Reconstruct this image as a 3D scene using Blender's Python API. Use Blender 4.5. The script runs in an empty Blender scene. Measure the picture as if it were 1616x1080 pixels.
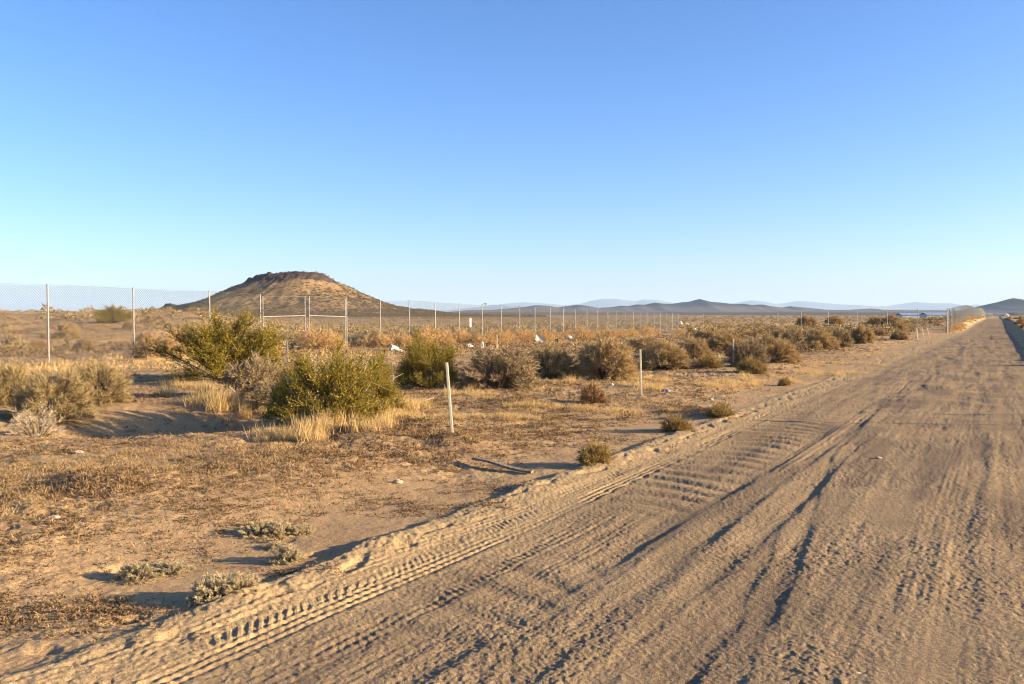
import bpy, bmesh, math
import numpy as np
from mathutils import Vector

# ------------------------------------------------------------------ basics
scene = bpy.context.scene
COL = scene.collection
EYE = 1.55                      # camera height above the road
F = 1376.0                      # focal length in photo pixels (1616 wide)
HORIZON = 497.0
PITCH = math.atan((540 - HORIZON) / F)
VP = math.atan((1575 - 808) / F)          # heading of the road, clockwise from +Y
RD = np.array([math.sin(VP), math.cos(VP)])    # along the road
RL = np.array([-math.cos(VP), math.sin(VP)])   # to the left of the road
SUN_EL = math.radians(14.0)
SUN_AZ = math.radians(98.0)     # clockwise from +Y: from the right, a little behind the camera
SUN_DIR = Vector((math.sin(SUN_AZ) * math.cos(SUN_EL), math.cos(SUN_AZ) * math.cos(SUN_EL), math.sin(SUN_EL)))

def sstep(a, b, x):
    t = np.clip((np.asarray(x, float) - a) / (b - a), 0, 1)
    return t * t * (3 - 2 * t)

def _hash(ix, iy, seed):
    h = (ix.astype(np.int64) * 374761393 + iy.astype(np.int64) * 668265263 + seed * 1274126177) & 0x7fffffff
    h = ((h ^ (h >> 13)) * 1103515245) & 0x7fffffff
    h = ((h ^ (h >> 16)) * 69069 + 12345) & 0x7fffffff
    return (h ^ (h >> 11)) & 0xffff

_ANG = np.arange(65536) * (2 * np.pi / 65536)
_GX, _GY = np.cos(_ANG).astype(np.float32), np.sin(_ANG).astype(np.float32)

def perlin(x, y, seed=0):
    x = np.asarray(x, float); y = np.asarray(y, float)
    ca, sa = math.cos(seed * 2.4 + .5), math.sin(seed * 2.4 + .5)     # every layer has its own lattice direction
    x, y = x * ca - y * sa, x * sa + y * ca
    xf = np.floor(x); yf = np.floor(y)
    ix = xf.astype(np.int64); iy = yf.astype(np.int64)
    fx = x - xf; fy = y - yf
    u = fx * fx * fx * (fx * (fx * 6 - 15) + 10); v = fy * fy * fy * (fy * (fy * 6 - 15) + 10)
    def g(dx, dy):
        k = _hash(ix + dx, iy + dy, seed)
        return _GX[k] * (fx - dx) + _GY[k] * (fy - dy)
    a = g(0, 0); a = a + u * (g(1, 0) - a)
    b = g(0, 1); b = b + u * (g(1, 1) - b)
    return (a + v * (b - a)) * 1.5

def fbm(x, y, octaves=4, seed=0, gain=0.5):
    s = 0; amp = 1.0; f = 1.0
    for i in range(octaves):
        s = s + amp * perlin(x * f + 17.3 * i, y * f - 9.1 * i, seed + i)
        amp *= gain; f *= 2.03
    return s

# ------------------------------------------------------------------ terrain
def uv_road(x, y):
    return x * RD[0] + y * RD[1], x * RL[0] + y * RL[1]

BUMPS = []      # (x, y, height, radius): low hummocks of soil; negative: a hollow, deepened so its shade falls darker

def H(x, y):
    """large-scale height of the ground"""
    x = np.asarray(x, float); y = np.asarray(y, float)
    r = np.hypot(x, y)
    u, v = uv_road(x, y)
    # the plain dips gently away from the camera and recovers far off
    plain = -0.0097 * np.clip(y - 27, 0, 85) + 0.85 * sstep(250, 1200, y) + 9 * sstep(1100, 2700, y)
    # road profile along u
    prof = np.interp(u, [-50, 40, 70, 100, 130, 165, 265, 300, 340, 400, 460, 560, 900],
                        [0, 0, -.12, -.33, -.2, .05, .25, .35, .1, -.7, -1.6, -1.8, -.5])
    w = sstep(30, 7, v) * sstep(-40, -10, v) * sstep(20, 60, u)
    z = plain * (1 - w) + prof * w
    # bank that carries the far fence on the left of the road
    bk = np.interp(u, [88, 100, 125, 155, 185, 225, 265, 300, 340, 400, 470], [0, .02, .42, .66, .6, .5, .72, .85, .6, .3, .2])
    z = z + bk * sstep(3.3, 4.6, v) * sstep(16, 7, v)
    # bank along the right of the road
    z = z + 0.42 * sstep(-1.1, -2.4, v) * sstep(-60, -12, v) * sstep(24, 36, u)
    # long rise beyond the fence on the left
    az = np.degrees(np.arctan2(x, np.maximum(y, .01)))
    z = z + 2.75 * sstep(34, 112, y) * sstep(-13.0, -21.0, az) * sstep(420, 150, r)
    # shallow ditch left of the road, then gentle ground swell
    near = sstep(120, 40, r)
    z = z - 0.035 * np.exp(-((v - 4.6) / .7) ** 2) * sstep(60, 20, u) * near
    z = z + near * sstep(4.2, 6.5, v) * (0.10 * perlin(x / 5.0, y / 5.0, 3) + 0.05)
    z = z + sstep(60, 200, r) * sstep(9, 25, v) * 0.35 * perlin(x / 45., y / 70., 5)
    for bx, by, bh, br in BUMPS:
        z = z + bh * np.exp(-((x - bx) ** 2 + ((y - by) * 1.0) ** 2) / (br * br))
    return z

def ray(px, py):
    cx = (px - 808) / F; cy = (540 - py) / F
    cp, sp = math.cos(PITCH), math.sin(PITCH)
    return np.array([cx, cp + cy * sp, -sp + cy * cp])

_T = np.exp(np.linspace(math.log(2.0), math.log(3000.0), 4000))
def at(px, py):
    """the point of the ground that the line of sight meets"""
    d = ray(px, py)
    X, Y, Z = d[0] * _T, d[1] * _T, EYE + d[2] * _T
    hit = np.nonzero(Z < H(X, Y))[0]
    i = hit[0] if len(hit) else len(_T) - 1
    return float(X[i]), float(Y[i])

for (px, py, bh, br) in [(668, 676, .13, .42), (716, 700, .12, .36), (560, 690, .10, .6), (225, 667, -.34, 1.2), (325, 673, -.42, 1.0), (400, 672, -.20, .6), (1080, 650, .08, .5),
                         (1120, 655, .08, .4), (820, 640, .08, .7), (420, 720, .07, .7), (170, 760, .08, .5)]:
    _x, _y = at(px, py); BUMPS.append((_x, _y, bh, br))

def road_edges(u):
    le = 3.72 + 0.10 * perlin(u / 2.3, 0 * u + 3.1, 41) + .05 * perlin(u / .5, 0 * u + 1.1, 42)
    re = -1.05 + 0.25 * perlin(u / 5., 0 * u + 7.7, 43)
    return le, re

def rut(v, c, w, depth, lip, amp):
    a = (v - c) / w
    return .66 * amp * (-depth * np.where(a < 0, np.exp(-a ** 4), np.exp(-(a / 3.2) ** 2)) + lip * np.exp(-(a + 1.9) ** 2) + .35 * lip * np.exp(-(a - 2.0) ** 2))

def detail(x, y):
    """small-scale relief: tyre tracks, ruts, ripples, clods, litter"""
    r = np.hypot(x, y); u, v = uv_road(x, y)
    le, re = road_edges(u)
    onroad = sstep(.12, -.12, v - le) * sstep(-.3, .3, v - re)
    off = 1 - onroad
    z = np.zeros_like(x)
    # ---- verge and desert floor
    hum = perlin(x / 1.3, y / 1.3, 11) * .034 + perlin(x / .42, y / .42, 12) * .020
    c = perlin(x / .17, y / .17, 13); hum = hum * .8 + .012 * c + .009 * perlin(x / .075, y / .075, 14) + .0045 * perlin(x / .034, y / .034, 15)
    rough = .35 + .65 * sstep(-.15, .35, perlin(x / 2.6, y / 2.6, 16) + .3 * perlin(x / .7, y / .7, 17))
    rough = rough * (.45 + .55 * sstep(4.3, 6.2, v))
    z += off * hum * rough * 1.35
    z += off * -.03 * sstep(.35, .75, perlin(x / .33, y / .33, 18)) * sstep(0, .3, perlin(x / 3., y / 3., 19))
    # ---- sand berm at the road's left edge
    wob = .07 * perlin(u / 3.1, u * 0 + 5, 20) + .025 * perlin(u / .7, u * 0 + 5, 21)
    bv = v - wob
    ba = .78 + .75 * perlin(u / 1.2, u * 0 + 9, 22) + .22 * perlin(u / .45, u * 0 + 2, 23)
    ba = np.clip(ba, .15, 1.6)
    ridge = np.where(bv > 3.58, np.exp(-((bv - 3.58 - .05 * perlin(u / .32, v * 0 + 4, 27)) / .075) ** 2), np.exp(-((bv - 3.58) / .30) ** 2))
    ridge = ridge * (.18 + .82 * sstep(15, 8.5, u))
    z += .050 * ba * ridge * (1 + .16 * perlin(x / .11, y / .11, 24) + .12 * perlin(x / .04, y / .04, 26))
    # foot and hoof scuffs on the berm
    sc = sstep(.1, .5, perlin(u / .26, v / .15, 25))
    z += -.022 * sc * np.exp(-((bv - 3.42) / .12) ** 2)
    # ---- lugged tyre track
    def lugs(c0, half, pitch, depth, lug, seed, slant):
        a0 = v / .1
        a = v - c0 - .10 * perlin(u / 3.3, u * 0 + seed, seed) - .012 * perlin(u / .3, a0, seed + 5)
        band = sstep(half + .03, half - .02, np.abs(a))
        ph = (u + slant * np.abs(a)) / pitch + .9 * perlin(u / .5, a * 3, seed + 1)
        bars = sstep(-.25, .25, np.sin(2 * np.pi * ph))
        fade = .12 + .88 * sstep(-.3, .4, perlin(u / .7, a / .25, seed + 2) + .4 * perlin(u / 2.5, a, seed + 3))
        return fade * (band * (-depth + lug * bars) + .4 * depth * np.exp(-((np.abs(a) - half - .05) / .04) ** 2))
    def grooves(c0, half, pitch, depth, seed):
        a = v - c0 - .06 * perlin(u / 4.3, u * 0 + seed, seed)
        band = sstep(half + .03, half - .02, np.abs(a))
        bars = np.sin(2 * np.pi * a / pitch)
        fade = .3 + .7 * sstep(-.3, .2, perlin(u / 1.6, a / .6, seed + 2))
        cut = .8 + .4 * np.sin(2 * np.pi * u / .07)
        return fade * band * (-depth * .6 + depth * bars * cut) + fade * .5 * depth * np.exp(-((np.abs(a) - half - .04) / .03) ** 2)
    t = .27 * lugs(3.23, .09, .066, .022, .024, 50, .9) + .8 * grooves(3.03, .085, .058, .011, 50) + .45 * lugs(3.42, .05, .055, .010, .012, 53, .2)
    keep = 1 - sstep(5.6, 7.0, u) * sstep(16.5, 13., u)
    t += keep * (.34 * grooves(2.66, .10, .06, .010, 56) + .28 * grooves(2.40, .07, .05, .008, 59))
    t += .30 * lugs(2.80 + .045 * (u - 6), .08, .060, .016, .020, 140, .5) * sstep(11, 8, u) + .4 * grooves(3.30 - .03 * (u - 5), .07, .05, .009, 143) * sstep(10, 7, u)
    t += .8 * grooves(1.86, .11, .07, .011, 62) * sstep(8, 11, u) * sstep(26, 18, u)
    t += .16 * grooves(.35, .12, .05, .007, 65) + .16 * grooves(-.45, .12, .05, .007, 68)
    t = t * (.45 + .6 * sstep(-.35, .35, perlin(u / .55, v / .22, 145) + .5 * perlin(x / .12, y / .12, 146)))
    z += onroad * t
    # ---- washboard ripples in two places
    curv = u + .55 * (v - 2.6) ** 2 + .16 * perlin(u / 1.1, v / .8, 70)
    wob2 = np.sin(2 * np.pi * curv / .36) + .3 * np.sin(4 * np.pi * curv / .36 + 1)
    wa = sstep(6.0, 7.4, u) * sstep(15.5, 12., u) * sstep(1.95, 2.35, v) * sstep(3.05, 2.85, v)
    wb = .5 * sstep(3.2, 3.6, u) * sstep(5.4, 4.6, u) * sstep(1.9, 2.2, v) * sstep(2.95, 2.75, v)
    wc = .35 * sstep(12, 17, u) * sstep(60, 40, u) * sstep(-.6, 0., v) * sstep(2.9, 2.6, v)
    z += onroad * (.012 * wob2 * (wa + wb) + .02 * np.sin(2 * np.pi * (u + .5 * perlin(u / 3, v / 1.2, 71)) / .95) * wc)
    # ---- long ruts
    def wav(seed, a, b): return a * perlin(u / 2.4, u * 0 + seed, seed) + b * perlin(u / .6, u * 0 + seed, seed + 1)
    nearu = .22 + .78 * sstep(17, 9, u)
    def brk(seed, lo=-.2, hi=.25, s=1.5): return (.45 * nearu + (1 - .45 * nearu) * sstep(lo - .1, hi, perlin(u / s, u * 0 + seed, seed + 2))) * (.35 + .65 * nearu)
    c1 = np.interp(u, [2, 4.5, 6.5, 10, 16, 30], [.90, 1.02, 1.22, 1.62, 1.75, 1.6])
    z += onroad * rut(v, c1 + wav(80, .03, .02), .065, .021, .003, brk(80, -.35, .2, .8))
    c2 = np.interp(u, [2, 4.5, 6.5, 10, 16, 30], [.66, .86, 1.02, 1.15, 1.1, .9]) + .14
    z += onroad * rut(v, c2 + .2 + wav(83, .05, .03), .05, .024, .004, brk(83, 0, .35, .9)) * sstep(9, 6, u)
    z += onroad * rut(v, 2.12 - .02 * (u - 6) + wav(86, .04, .02), .09, .022, .012, brk(86, -.2, .3, 1.2))
    z += onroad * rut(v, 2.75 - .02 * u + wav(104, .08, .02), .05, .010, .004, brk(104, -.1, .3, 1.6)) * sstep(14, 17, u)
    z += onroad * rut(v, .15 + wav(107, .10, .02), .06, .012, .004, brk(107, -.1, .3, 1.6))
    z += onroad * rut(v, 1.45 + wav(113, .06, .02), .05, .012, .004, brk(113, -.1, .3, 1.3))
    z += onroad * rut(v, 1.75 + wav(89, .05, .02), .07, .018, .012, brk(89, 0, .3, .9))
    z += onroad * rut(v, -.25 + wav(92, .16, .05), .06, .011, .006, brk(92, 0, .3, 1.0))
    z += onroad * rut(v, -.62 + wav(95, .2, .05), .05, .009, .004, brk(95, 0.05, .3, .8))
    z += onroad * rut(v, .55 + wav(98, .35, .08), .11, .060, .02, brk(98, .0, .25, 1.6)) * sstep(16, 22, u)
    z += onroad * rut(v, 1.5 + wav(101, .35, .08), .10, .052, .02, brk(101, .0, .25, 1.6)) * sstep(16, 22, u)
    # ---- clods and coarse grain of the trampled middle
    mid = sstep(2.95, 2.2, v) * sstep(5, 3, np.abs(u) * 0)
    strk = perlin(u / 2.6, v / .20, 110) * .0045 + perlin(u / 1.1, v / .09, 111) * .0030 + perlin(u / .5, v / .05, 126) * .0016
    cl = perlin(x / .10, y / .10, 112) * .0036 + perlin(x / .048, y / .048, 113) * .0044 + perlin(x / .024, y / .024, 114) * .0052 + np.abs(perlin(x / .07, y / .045, 124)) * .0045 + perlin(x / .014, y / .014, 125) * .0016
    patch = .5 + .4 * sstep(-.3, .3, perlin(u / 1.3, v / .55, 115))
    pits = -.006 * sstep(.3, .7, perlin(u / .16, v / .11, 116)) * sstep(-.1, .3, perlin(u / 2., v / .7, 117))
    soft = sstep(.15, .6, perlin(u / 2.6, v / .5, 118)) * .6
    z += onroad * mid * ((strk + .82 * cl * patch + .8 * pits * patch) * (1 - soft))
    z += onroad * (1 - mid) * (cl * .4 + perlin(x / .03, y / .03, 123) * .0025)
    z += onroad * (.012 * perlin(u / 3.5, v / 1.1, 119) + .006 * perlin(x / .8, y / .8, 120))
    # far stretch of the road: broader lumps keep reading at a distance
    z += onroad * sstep(10, 22, r) * (.008 * perlin(u / 4.5, v / .3, 121) + .005 * perlin(u / 1.6, v / .16, 122))
    return z * sstep(500, 120, r)

# ------------------------------------------------------------------ object helpers
def mesh_np(name, verts, faces, mat=None, attrs=None, smooth=False):
    verts = np.ascontiguousarray(verts, np.float32); faces = np.ascontiguousarray(faces, np.int32)
    n, k = faces.shape
    me = bpy.data.meshes.new(name)
    me.vertices.add(len(verts)); me.vertices.foreach_set('co', verts.ravel())
    me.loops.add(n * k); me.loops.foreach_set('vertex_index', faces.ravel())
    me.polygons.add(n); me.polygons.foreach_set('loop_start', np.arange(0, n * k, k, dtype=np.int32))
    me.polygons.foreach_set('use_smooth', np.full(n, smooth))
    me.update(calc_edges=True)
    for key, val in (attrs or {}).items():
        a = me.attributes.new(key, 'FLOAT', 'POINT'); a.data.foreach_set('value', np.ascontiguousarray(val, np.float32))
    if mat: me.materials.append(mat)
    return me

def link(name, data, parent=None, loc=None):
    o = bpy.data.objects.new(name, data); COL.objects.link(o)
    if parent: o.parent = parent
    if loc is not None: o.location = loc
    return o

def tag(o, label=None, cat=None, group=None, kind=None):
    if label: o['label'] = label
    if cat: o['category'] = cat
    if group: o['group'] = group
    if kind: o['kind'] = kind
    return o

def copy_tree(o, parent=None):
    c = o.copy(); COL.objects.link(c); c.parent = parent
    for ch in list(o.children): copy_tree(ch, c)
    return c

class MB:
    """collects tubes, boxes and polygons into one mesh"""
    def __init__(s): s.v = []; s.f = []
    def add(s, vs, fs):
        b = len(s.v); s.v += [tuple(p) for p in vs]; s.f += [tuple(b + i for i in f) for f in fs]
    def tube(s, pts, rad, n=8, cap=True):
        pts = [Vector(p) for p in pts]; rad = rad if isinstance(rad, (list, tuple)) else [rad] * len(pts)
        vs, fs = [], []
        for i, p in enumerate(pts):
            d = (pts[min(i + 1, len(pts) - 1)] - pts[max(i - 1, 0)]).normalized()
            a = d.cross(Vector((0, 0, 1)) if abs(d.z) < .9 else Vector((1, 0, 0))).normalized(); b = d.cross(a)
            for k in range(n):
                t = 2 * math.pi * k / n; vs.append(p + rad[i] * (math.cos(t) * a + math.sin(t) * b))
        for i in range(len(pts) - 1):
            for k in range(n):
                k2 = (k + 1) % n; fs.append((i * n + k, i * n + k2, (i + 1) * n + k2, (i + 1) * n + k))
        if cap: fs += [tuple(range(n))[::-1], tuple((len(pts) - 1) * n + k for k in range(n))]
        s.add(vs, fs)
    def box(s, c, size, rot=None, jit=0, rng=None):
        c = Vector(c); vs = []
        for i in (-1, 1):
            for j in (-1, 1):
                for k in (-1, 1):
                    p = Vector((i * size[0] / 2, j * size[1] / 2, k * size[2] / 2))
                    if jit: p += Vector(rng.uniform(-jit, jit, 3))
                    if rot is not None: p = rot @ p
                    vs.append(c + p)
        s.add(vs, [(0, 1, 3, 2), (4, 6, 7, 5), (0, 4, 5, 1), (2, 3, 7, 6), (0, 2, 6, 4), (1, 5, 7, 3)])
    def build(s, name, mat, parent=None, loc=None, bevel=0, smooth=False):
        me = bpy.data.meshes.new(name); me.from_pydata(s.v, [], s.f)
        bm = bmesh.new(); bm.from_mesh(me); bmesh.ops.recalc_face_normals(bm, faces=bm.faces)
        if bevel: bmesh.ops.bevel(bm, geom=bm.edges[:], offset=bevel, segments=2, affect='EDGES', profile=.6)
        bm.to_mesh(me); bm.free()
        if smooth: me.shade_smooth()
        me.materials.append(mat)
        return link(name, me, parent, loc)

# ------------------------------------------------------------------ materials
def new_mat(name):
    m = bpy.data.materials.new(name); m.use_nodes = True
    nt = m.node_tree; nt.nodes.clear()
    out = nt.nodes.new('ShaderNodeOutputMaterial')
    return m, nt, out
def nd(nt, t, **kw):
    n = nt.nodes.new(t)
    for k, v in kw.items(): setattr(n, k, v)
    return n
def noise(nt, vec, scale, detail_=4, rough=.6):
    n = nd(nt, 'ShaderNodeTexNoise'); n.inputs['Scale'].default_value = scale
    n.inputs['Detail'].default_value = detail_; n.inputs['Roughness'].default_value = rough
    nt.links.new(vec, n.inputs['Vector']); return n.outputs['Fac']
def ramp(nt, fac, lo, hi, a=0., b=1.):
    n = nd(nt, 'ShaderNodeMapRange', interpolation_type='SMOOTHSTEP'); n.inputs['From Min'].default_value = lo; n.inputs['From Max'].default_value = hi
    n.inputs['To Min'].default_value = a; n.inputs['To Max'].default_value = b
    nt.links.new(fac, n.inputs['Value']); return n.outputs['Result']
def mix(nt, fac, a, b, mode='MIX'):
    n = nd(nt, 'ShaderNodeMix', data_type='RGBA', blend_type=mode)
    for s, i in ((fac, 0), (a, 6), (b, 7)):
        if hasattr(s, 'default_value'): nt.links.new(s, n.inputs[i])
        elif isinstance(s, (int, float)): n.inputs[i].default_value = s
        else: n.inputs[i].default_value = (*s, 1)
    return n.outputs[2]
def mul(nt, a, b):
    n = nd(nt, 'ShaderNodeMath', operation='MULTIPLY')
    nt.links.new(a, n.inputs[0])
    if hasattr(b, 'default_value'): nt.links.new(b, n.inputs[1])
    else: n.inputs[1].default_value = b
    return n.outputs[0]
def attr(nt, name): return nd(nt, 'ShaderNodeAttribute', attribute_name=name).outputs['Fac']
def bump(nt, h, strength, dist):
    b = nd(nt, 'ShaderNodeBump'); b.inputs['Strength'].default_value = strength; b.inputs['Distance'].default_value = dist
    nt.links.new(h, b.inputs['Height']); return b.outputs['Normal']
def pbsdf(nt, out, col, rough=.9, metal=0, normal=None, spec=.2):
    p = nd(nt, 'ShaderNodeBsdfPrincipled')
    if hasattr(col, 'default_value'): nt.links.new(col, p.inputs['Base Color'])
    else: p.inputs['Base Color'].default_value = (*col, 1)
    p.inputs['Roughness'].default_value = rough; p.inputs['Metallic'].default_value = metal
    p.inputs['Specular IOR Level'].default_value = spec
    if normal is not None: nt.links.new(normal, p.inputs['Normal'])
    nt.links.new(p.outputs[0], out.inputs['Surface']); return p

def mat_ground(road):
    m, nt, out = new_mat('dirt road soil' if road else 'desert soil')
    pos = nd(nt, 'ShaderNodeNewGeometry').outputs['Position']
    n1 = noise(nt, pos, .55, 5); n2 = noise(nt, pos, 3.2, 6, .65); n3 = noise(nt, pos, 32, 4, .7); n4 = noise(nt, pos, 160, 2, .7)
    if road:
        c = mix(nt, ramp(nt, n1, .35, .68), (.238, .168, .093), (.312, .222, .124))
        c = mix(nt, ramp(nt, n2, .40, .72, 0, .45), c, (.165, .118, .074))
        c = mix(nt, attr(nt, 'sand'), c, (.385, .272, .138))
        c = mix(nt, attr(nt, 'dark_patch'), c, (.140, .102, .068))
    else:
        c = mix(nt, ramp(nt, n1, .35, .68), (.390, .252, .122), (.475, .318, .155))
        c = mix(nt, ramp(nt, n2, .45, .70, 0, .5), c, (.27, .165, .088))
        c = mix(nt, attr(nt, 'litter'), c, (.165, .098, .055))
        c = mix(nt, attr(nt, 'straw'), c, (.40, .275, .125))
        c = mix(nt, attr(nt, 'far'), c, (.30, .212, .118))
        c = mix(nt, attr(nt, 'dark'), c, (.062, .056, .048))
    c = mix(nt, ramp(nt, n3, .42, .72, 0, .6), c, mix(nt, .6, c, (.10, .072, .048)))
    n5 = noise(nt, pos, 74, 3, .8)
    c = mix(nt, ramp(nt, n5, .52, .68, 0, .85), c, mix(nt, .7, c, (.085, .065, .048)))
    c = mix(nt, ramp(nt, n5, .44, .30, 0, .55), c, mix(nt, .6, c, (.56, .46, .33)))
    c = mix(nt, ramp(nt, n4, .55, .75, 0, .55), c, (.52, .42, .29))
    c = mix(nt, ramp(nt, n4, .45, .28, 0, .55), c, (.11, .082, .058))
    h = nd(nt, 'ShaderNodeMath', operation='ADD'); nt.links.new(n3, h.inputs[0]); nt.links.new(mul(nt, n4, .35), h.inputs[1])
    pbsdf(nt, out, c, 1.0, normal=bump(nt, h.outputs[0], .8, .014), spec=.05)
    return m

def mat_leaf(name, ca, cb, cc, trans=.25):
    m, nt, out = new_mat(name)
    t = attr(nt, 'tint')
    oi = nd(nt, 'ShaderNodeObjectInfo').outputs['Random']
    c = mix(nt, ramp(nt, t, 0, .6), ca, cb); c = mix(nt, ramp(nt, t, .6, 1.), c, cc)
    c = mix(nt, mul(nt, oi, .4), c, mix(nt, .5, c, cc))
    d = nd(nt, 'ShaderNodeBsdfDiffuse'); tr = nd(nt, 'ShaderNodeBsdfTranslucent'); ms = nd(nt, 'ShaderNodeMixShader')
    nt.links.new(c, d.inputs[0]); nt.links.new(c, tr.inputs[0]); ms.inputs[0].default_value = trans
    nt.links.new(d.outputs[0], ms.inputs[1]); nt.links.new(tr.outputs[0], ms.inputs[2]); nt.links.new(ms.outputs[0], out.inputs['Surface'])
    return m

def mat_simple(name, ca, cb, scale=20, rough=.8, metal=0, spec=.2, bmp=0):
    m, nt, out = new_mat(name)
    pos = nd(nt, 'ShaderNodeTexCoord').outputs['Object']
    n = noise(nt, pos, scale, 5)
    pbsdf(nt, out, mix(nt, ramp(nt, n, .35, .68), ca, cb), rough, metal, bump(nt, n, .5, bmp) if bmp else None, spec)
    return m

M = dict(
    ground=mat_ground(False), road=mat_ground(True),
    creosote=mat_leaf('creosote leaves', (.145, .114, .021), (.24, .188, .036), (.35, .265, .072), .3),
    saltbush=mat_leaf('saltbush foliage', (.265, .184, .087), (.40, .286, .137), (.54, .40, .205), .2),
    olivesalt=mat_leaf('olive saltbush foliage', (.215, .160, .076), (.335, .255, .122), (.47, .365, .185), .2),
    greysalt=mat_leaf('grey saltbush foliage', (.20, .15, .088), (.31, .235, .135), (.42, .325, .19), .2),
    tumble=mat_leaf('dry tumbleweed twigs', (.36, .225, .10), (.48, .32, .15), (.60, .43, .22), .25),
    brownbush=mat_leaf('brown bush twigs', (.14, .075, .035), (.22, .125, .055), (.33, .21, .09), .2),
    tuft=mat_leaf('olive tuft', (.17, .115, .038), (.30, .205, .075), (.46, .33, .13), .2),
    mat_plant=mat_leaf('grey mat plant leaves', (.34, .275, .15), (.50, .41, .24), (.64, .54, .345), .2),
    paletwig=mat_leaf('bleached twigs', (.30, .24, .17), (.42, .34, .24), (.55, .46, .34), .1),
    branch=mat_leaf('woody branches', (.10, .075, .05), (.16, .125, .085), (.30, .25, .18), 0.02),
    grass=mat_leaf('dry grass blades', (.42, .285, .115), (.56, .40, .18), (.68, .52, .27), .3),
    stubble=mat_leaf('dry stubble', (.30, .19, .085), (.42, .285, .125), (.55, .41, .215), .25),
    weeds=mat_leaf('dead brown weeds', (.125, .078, .043), (.205, .132, .068), (.32, .222, .115), .1),
    scrub=mat_leaf('plain scrub', (.21, .152, .07), (.33, .245, .115), (.46, .35, .17), .15),
    hillscrub=mat_leaf('hill scrub', (.085, .068, .034), (.14, .108, .054), (.22, .17, .085), .1),
    stone=mat_simple('pebbles', (.30, .22, .15), (.46, .36, .26), 30, .9),
    steel=mat_simple('galvanised steel', (.20, .20, .197), (.29, .29, .285), 9, .55, .35, .4),
    wire=mat_simple('galvanised wire', (.12, .12, .115), (.18, .18, .17), 4, .6, .2, .3),
    stake=mat_simple('pale stake', (.52, .45, .29), (.66, .58, .40), 14, .6, 0, .3),
    wood=mat_simple('weathered wood', (.10, .08, .06), (.30, .24, .17), 40, .9, 0, .1, .004),
    white=mat_simple('white plastic', (.42, .40, .36), (.56, .54, .50), 14, .6),
    far_steel=mat_simple('darkened steel', (.16, .168, .158), (.24, .25, .235), 9, .65, .2, .3),  # fence steel in a darker colour, offsetting the strong sun on the far fence
    far_wire=mat_simple('darkened wire', (.07, .075, .07), (.11, .115, .105), 4, .7, .1, .2),  # its wire, colour darkened the same way
    concrete=mat_simple('pale slab', (.48, .43, .35), (.66, .60, .50), 9, .9, 0, .1, .01),
    black=mat_simple('black rubber', (.012, .012, .013), (.03, .03, .03), 12, .6),
    signmat=mat_simple('sign face', (.80, .80, .78), (.86, .86, .85), 4, .4),
    blue=mat_simple('blue plastic', (.10, .11, .17), (.24, .25, .32), 14, .6),
    roofm=mat_simple('pale panel roof', (.22, .27, .32), (.30, .35, .40), .4, .25, .0, .6),
    shedwall=mat_simple('shed wall', (.45, .45, .43), (.55, .55, .52), .5, .8),
)

M['dead'] = mat_simple('bleached stick', (.34, .28, .20), (.52, .44, .33), 30, .9)
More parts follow.
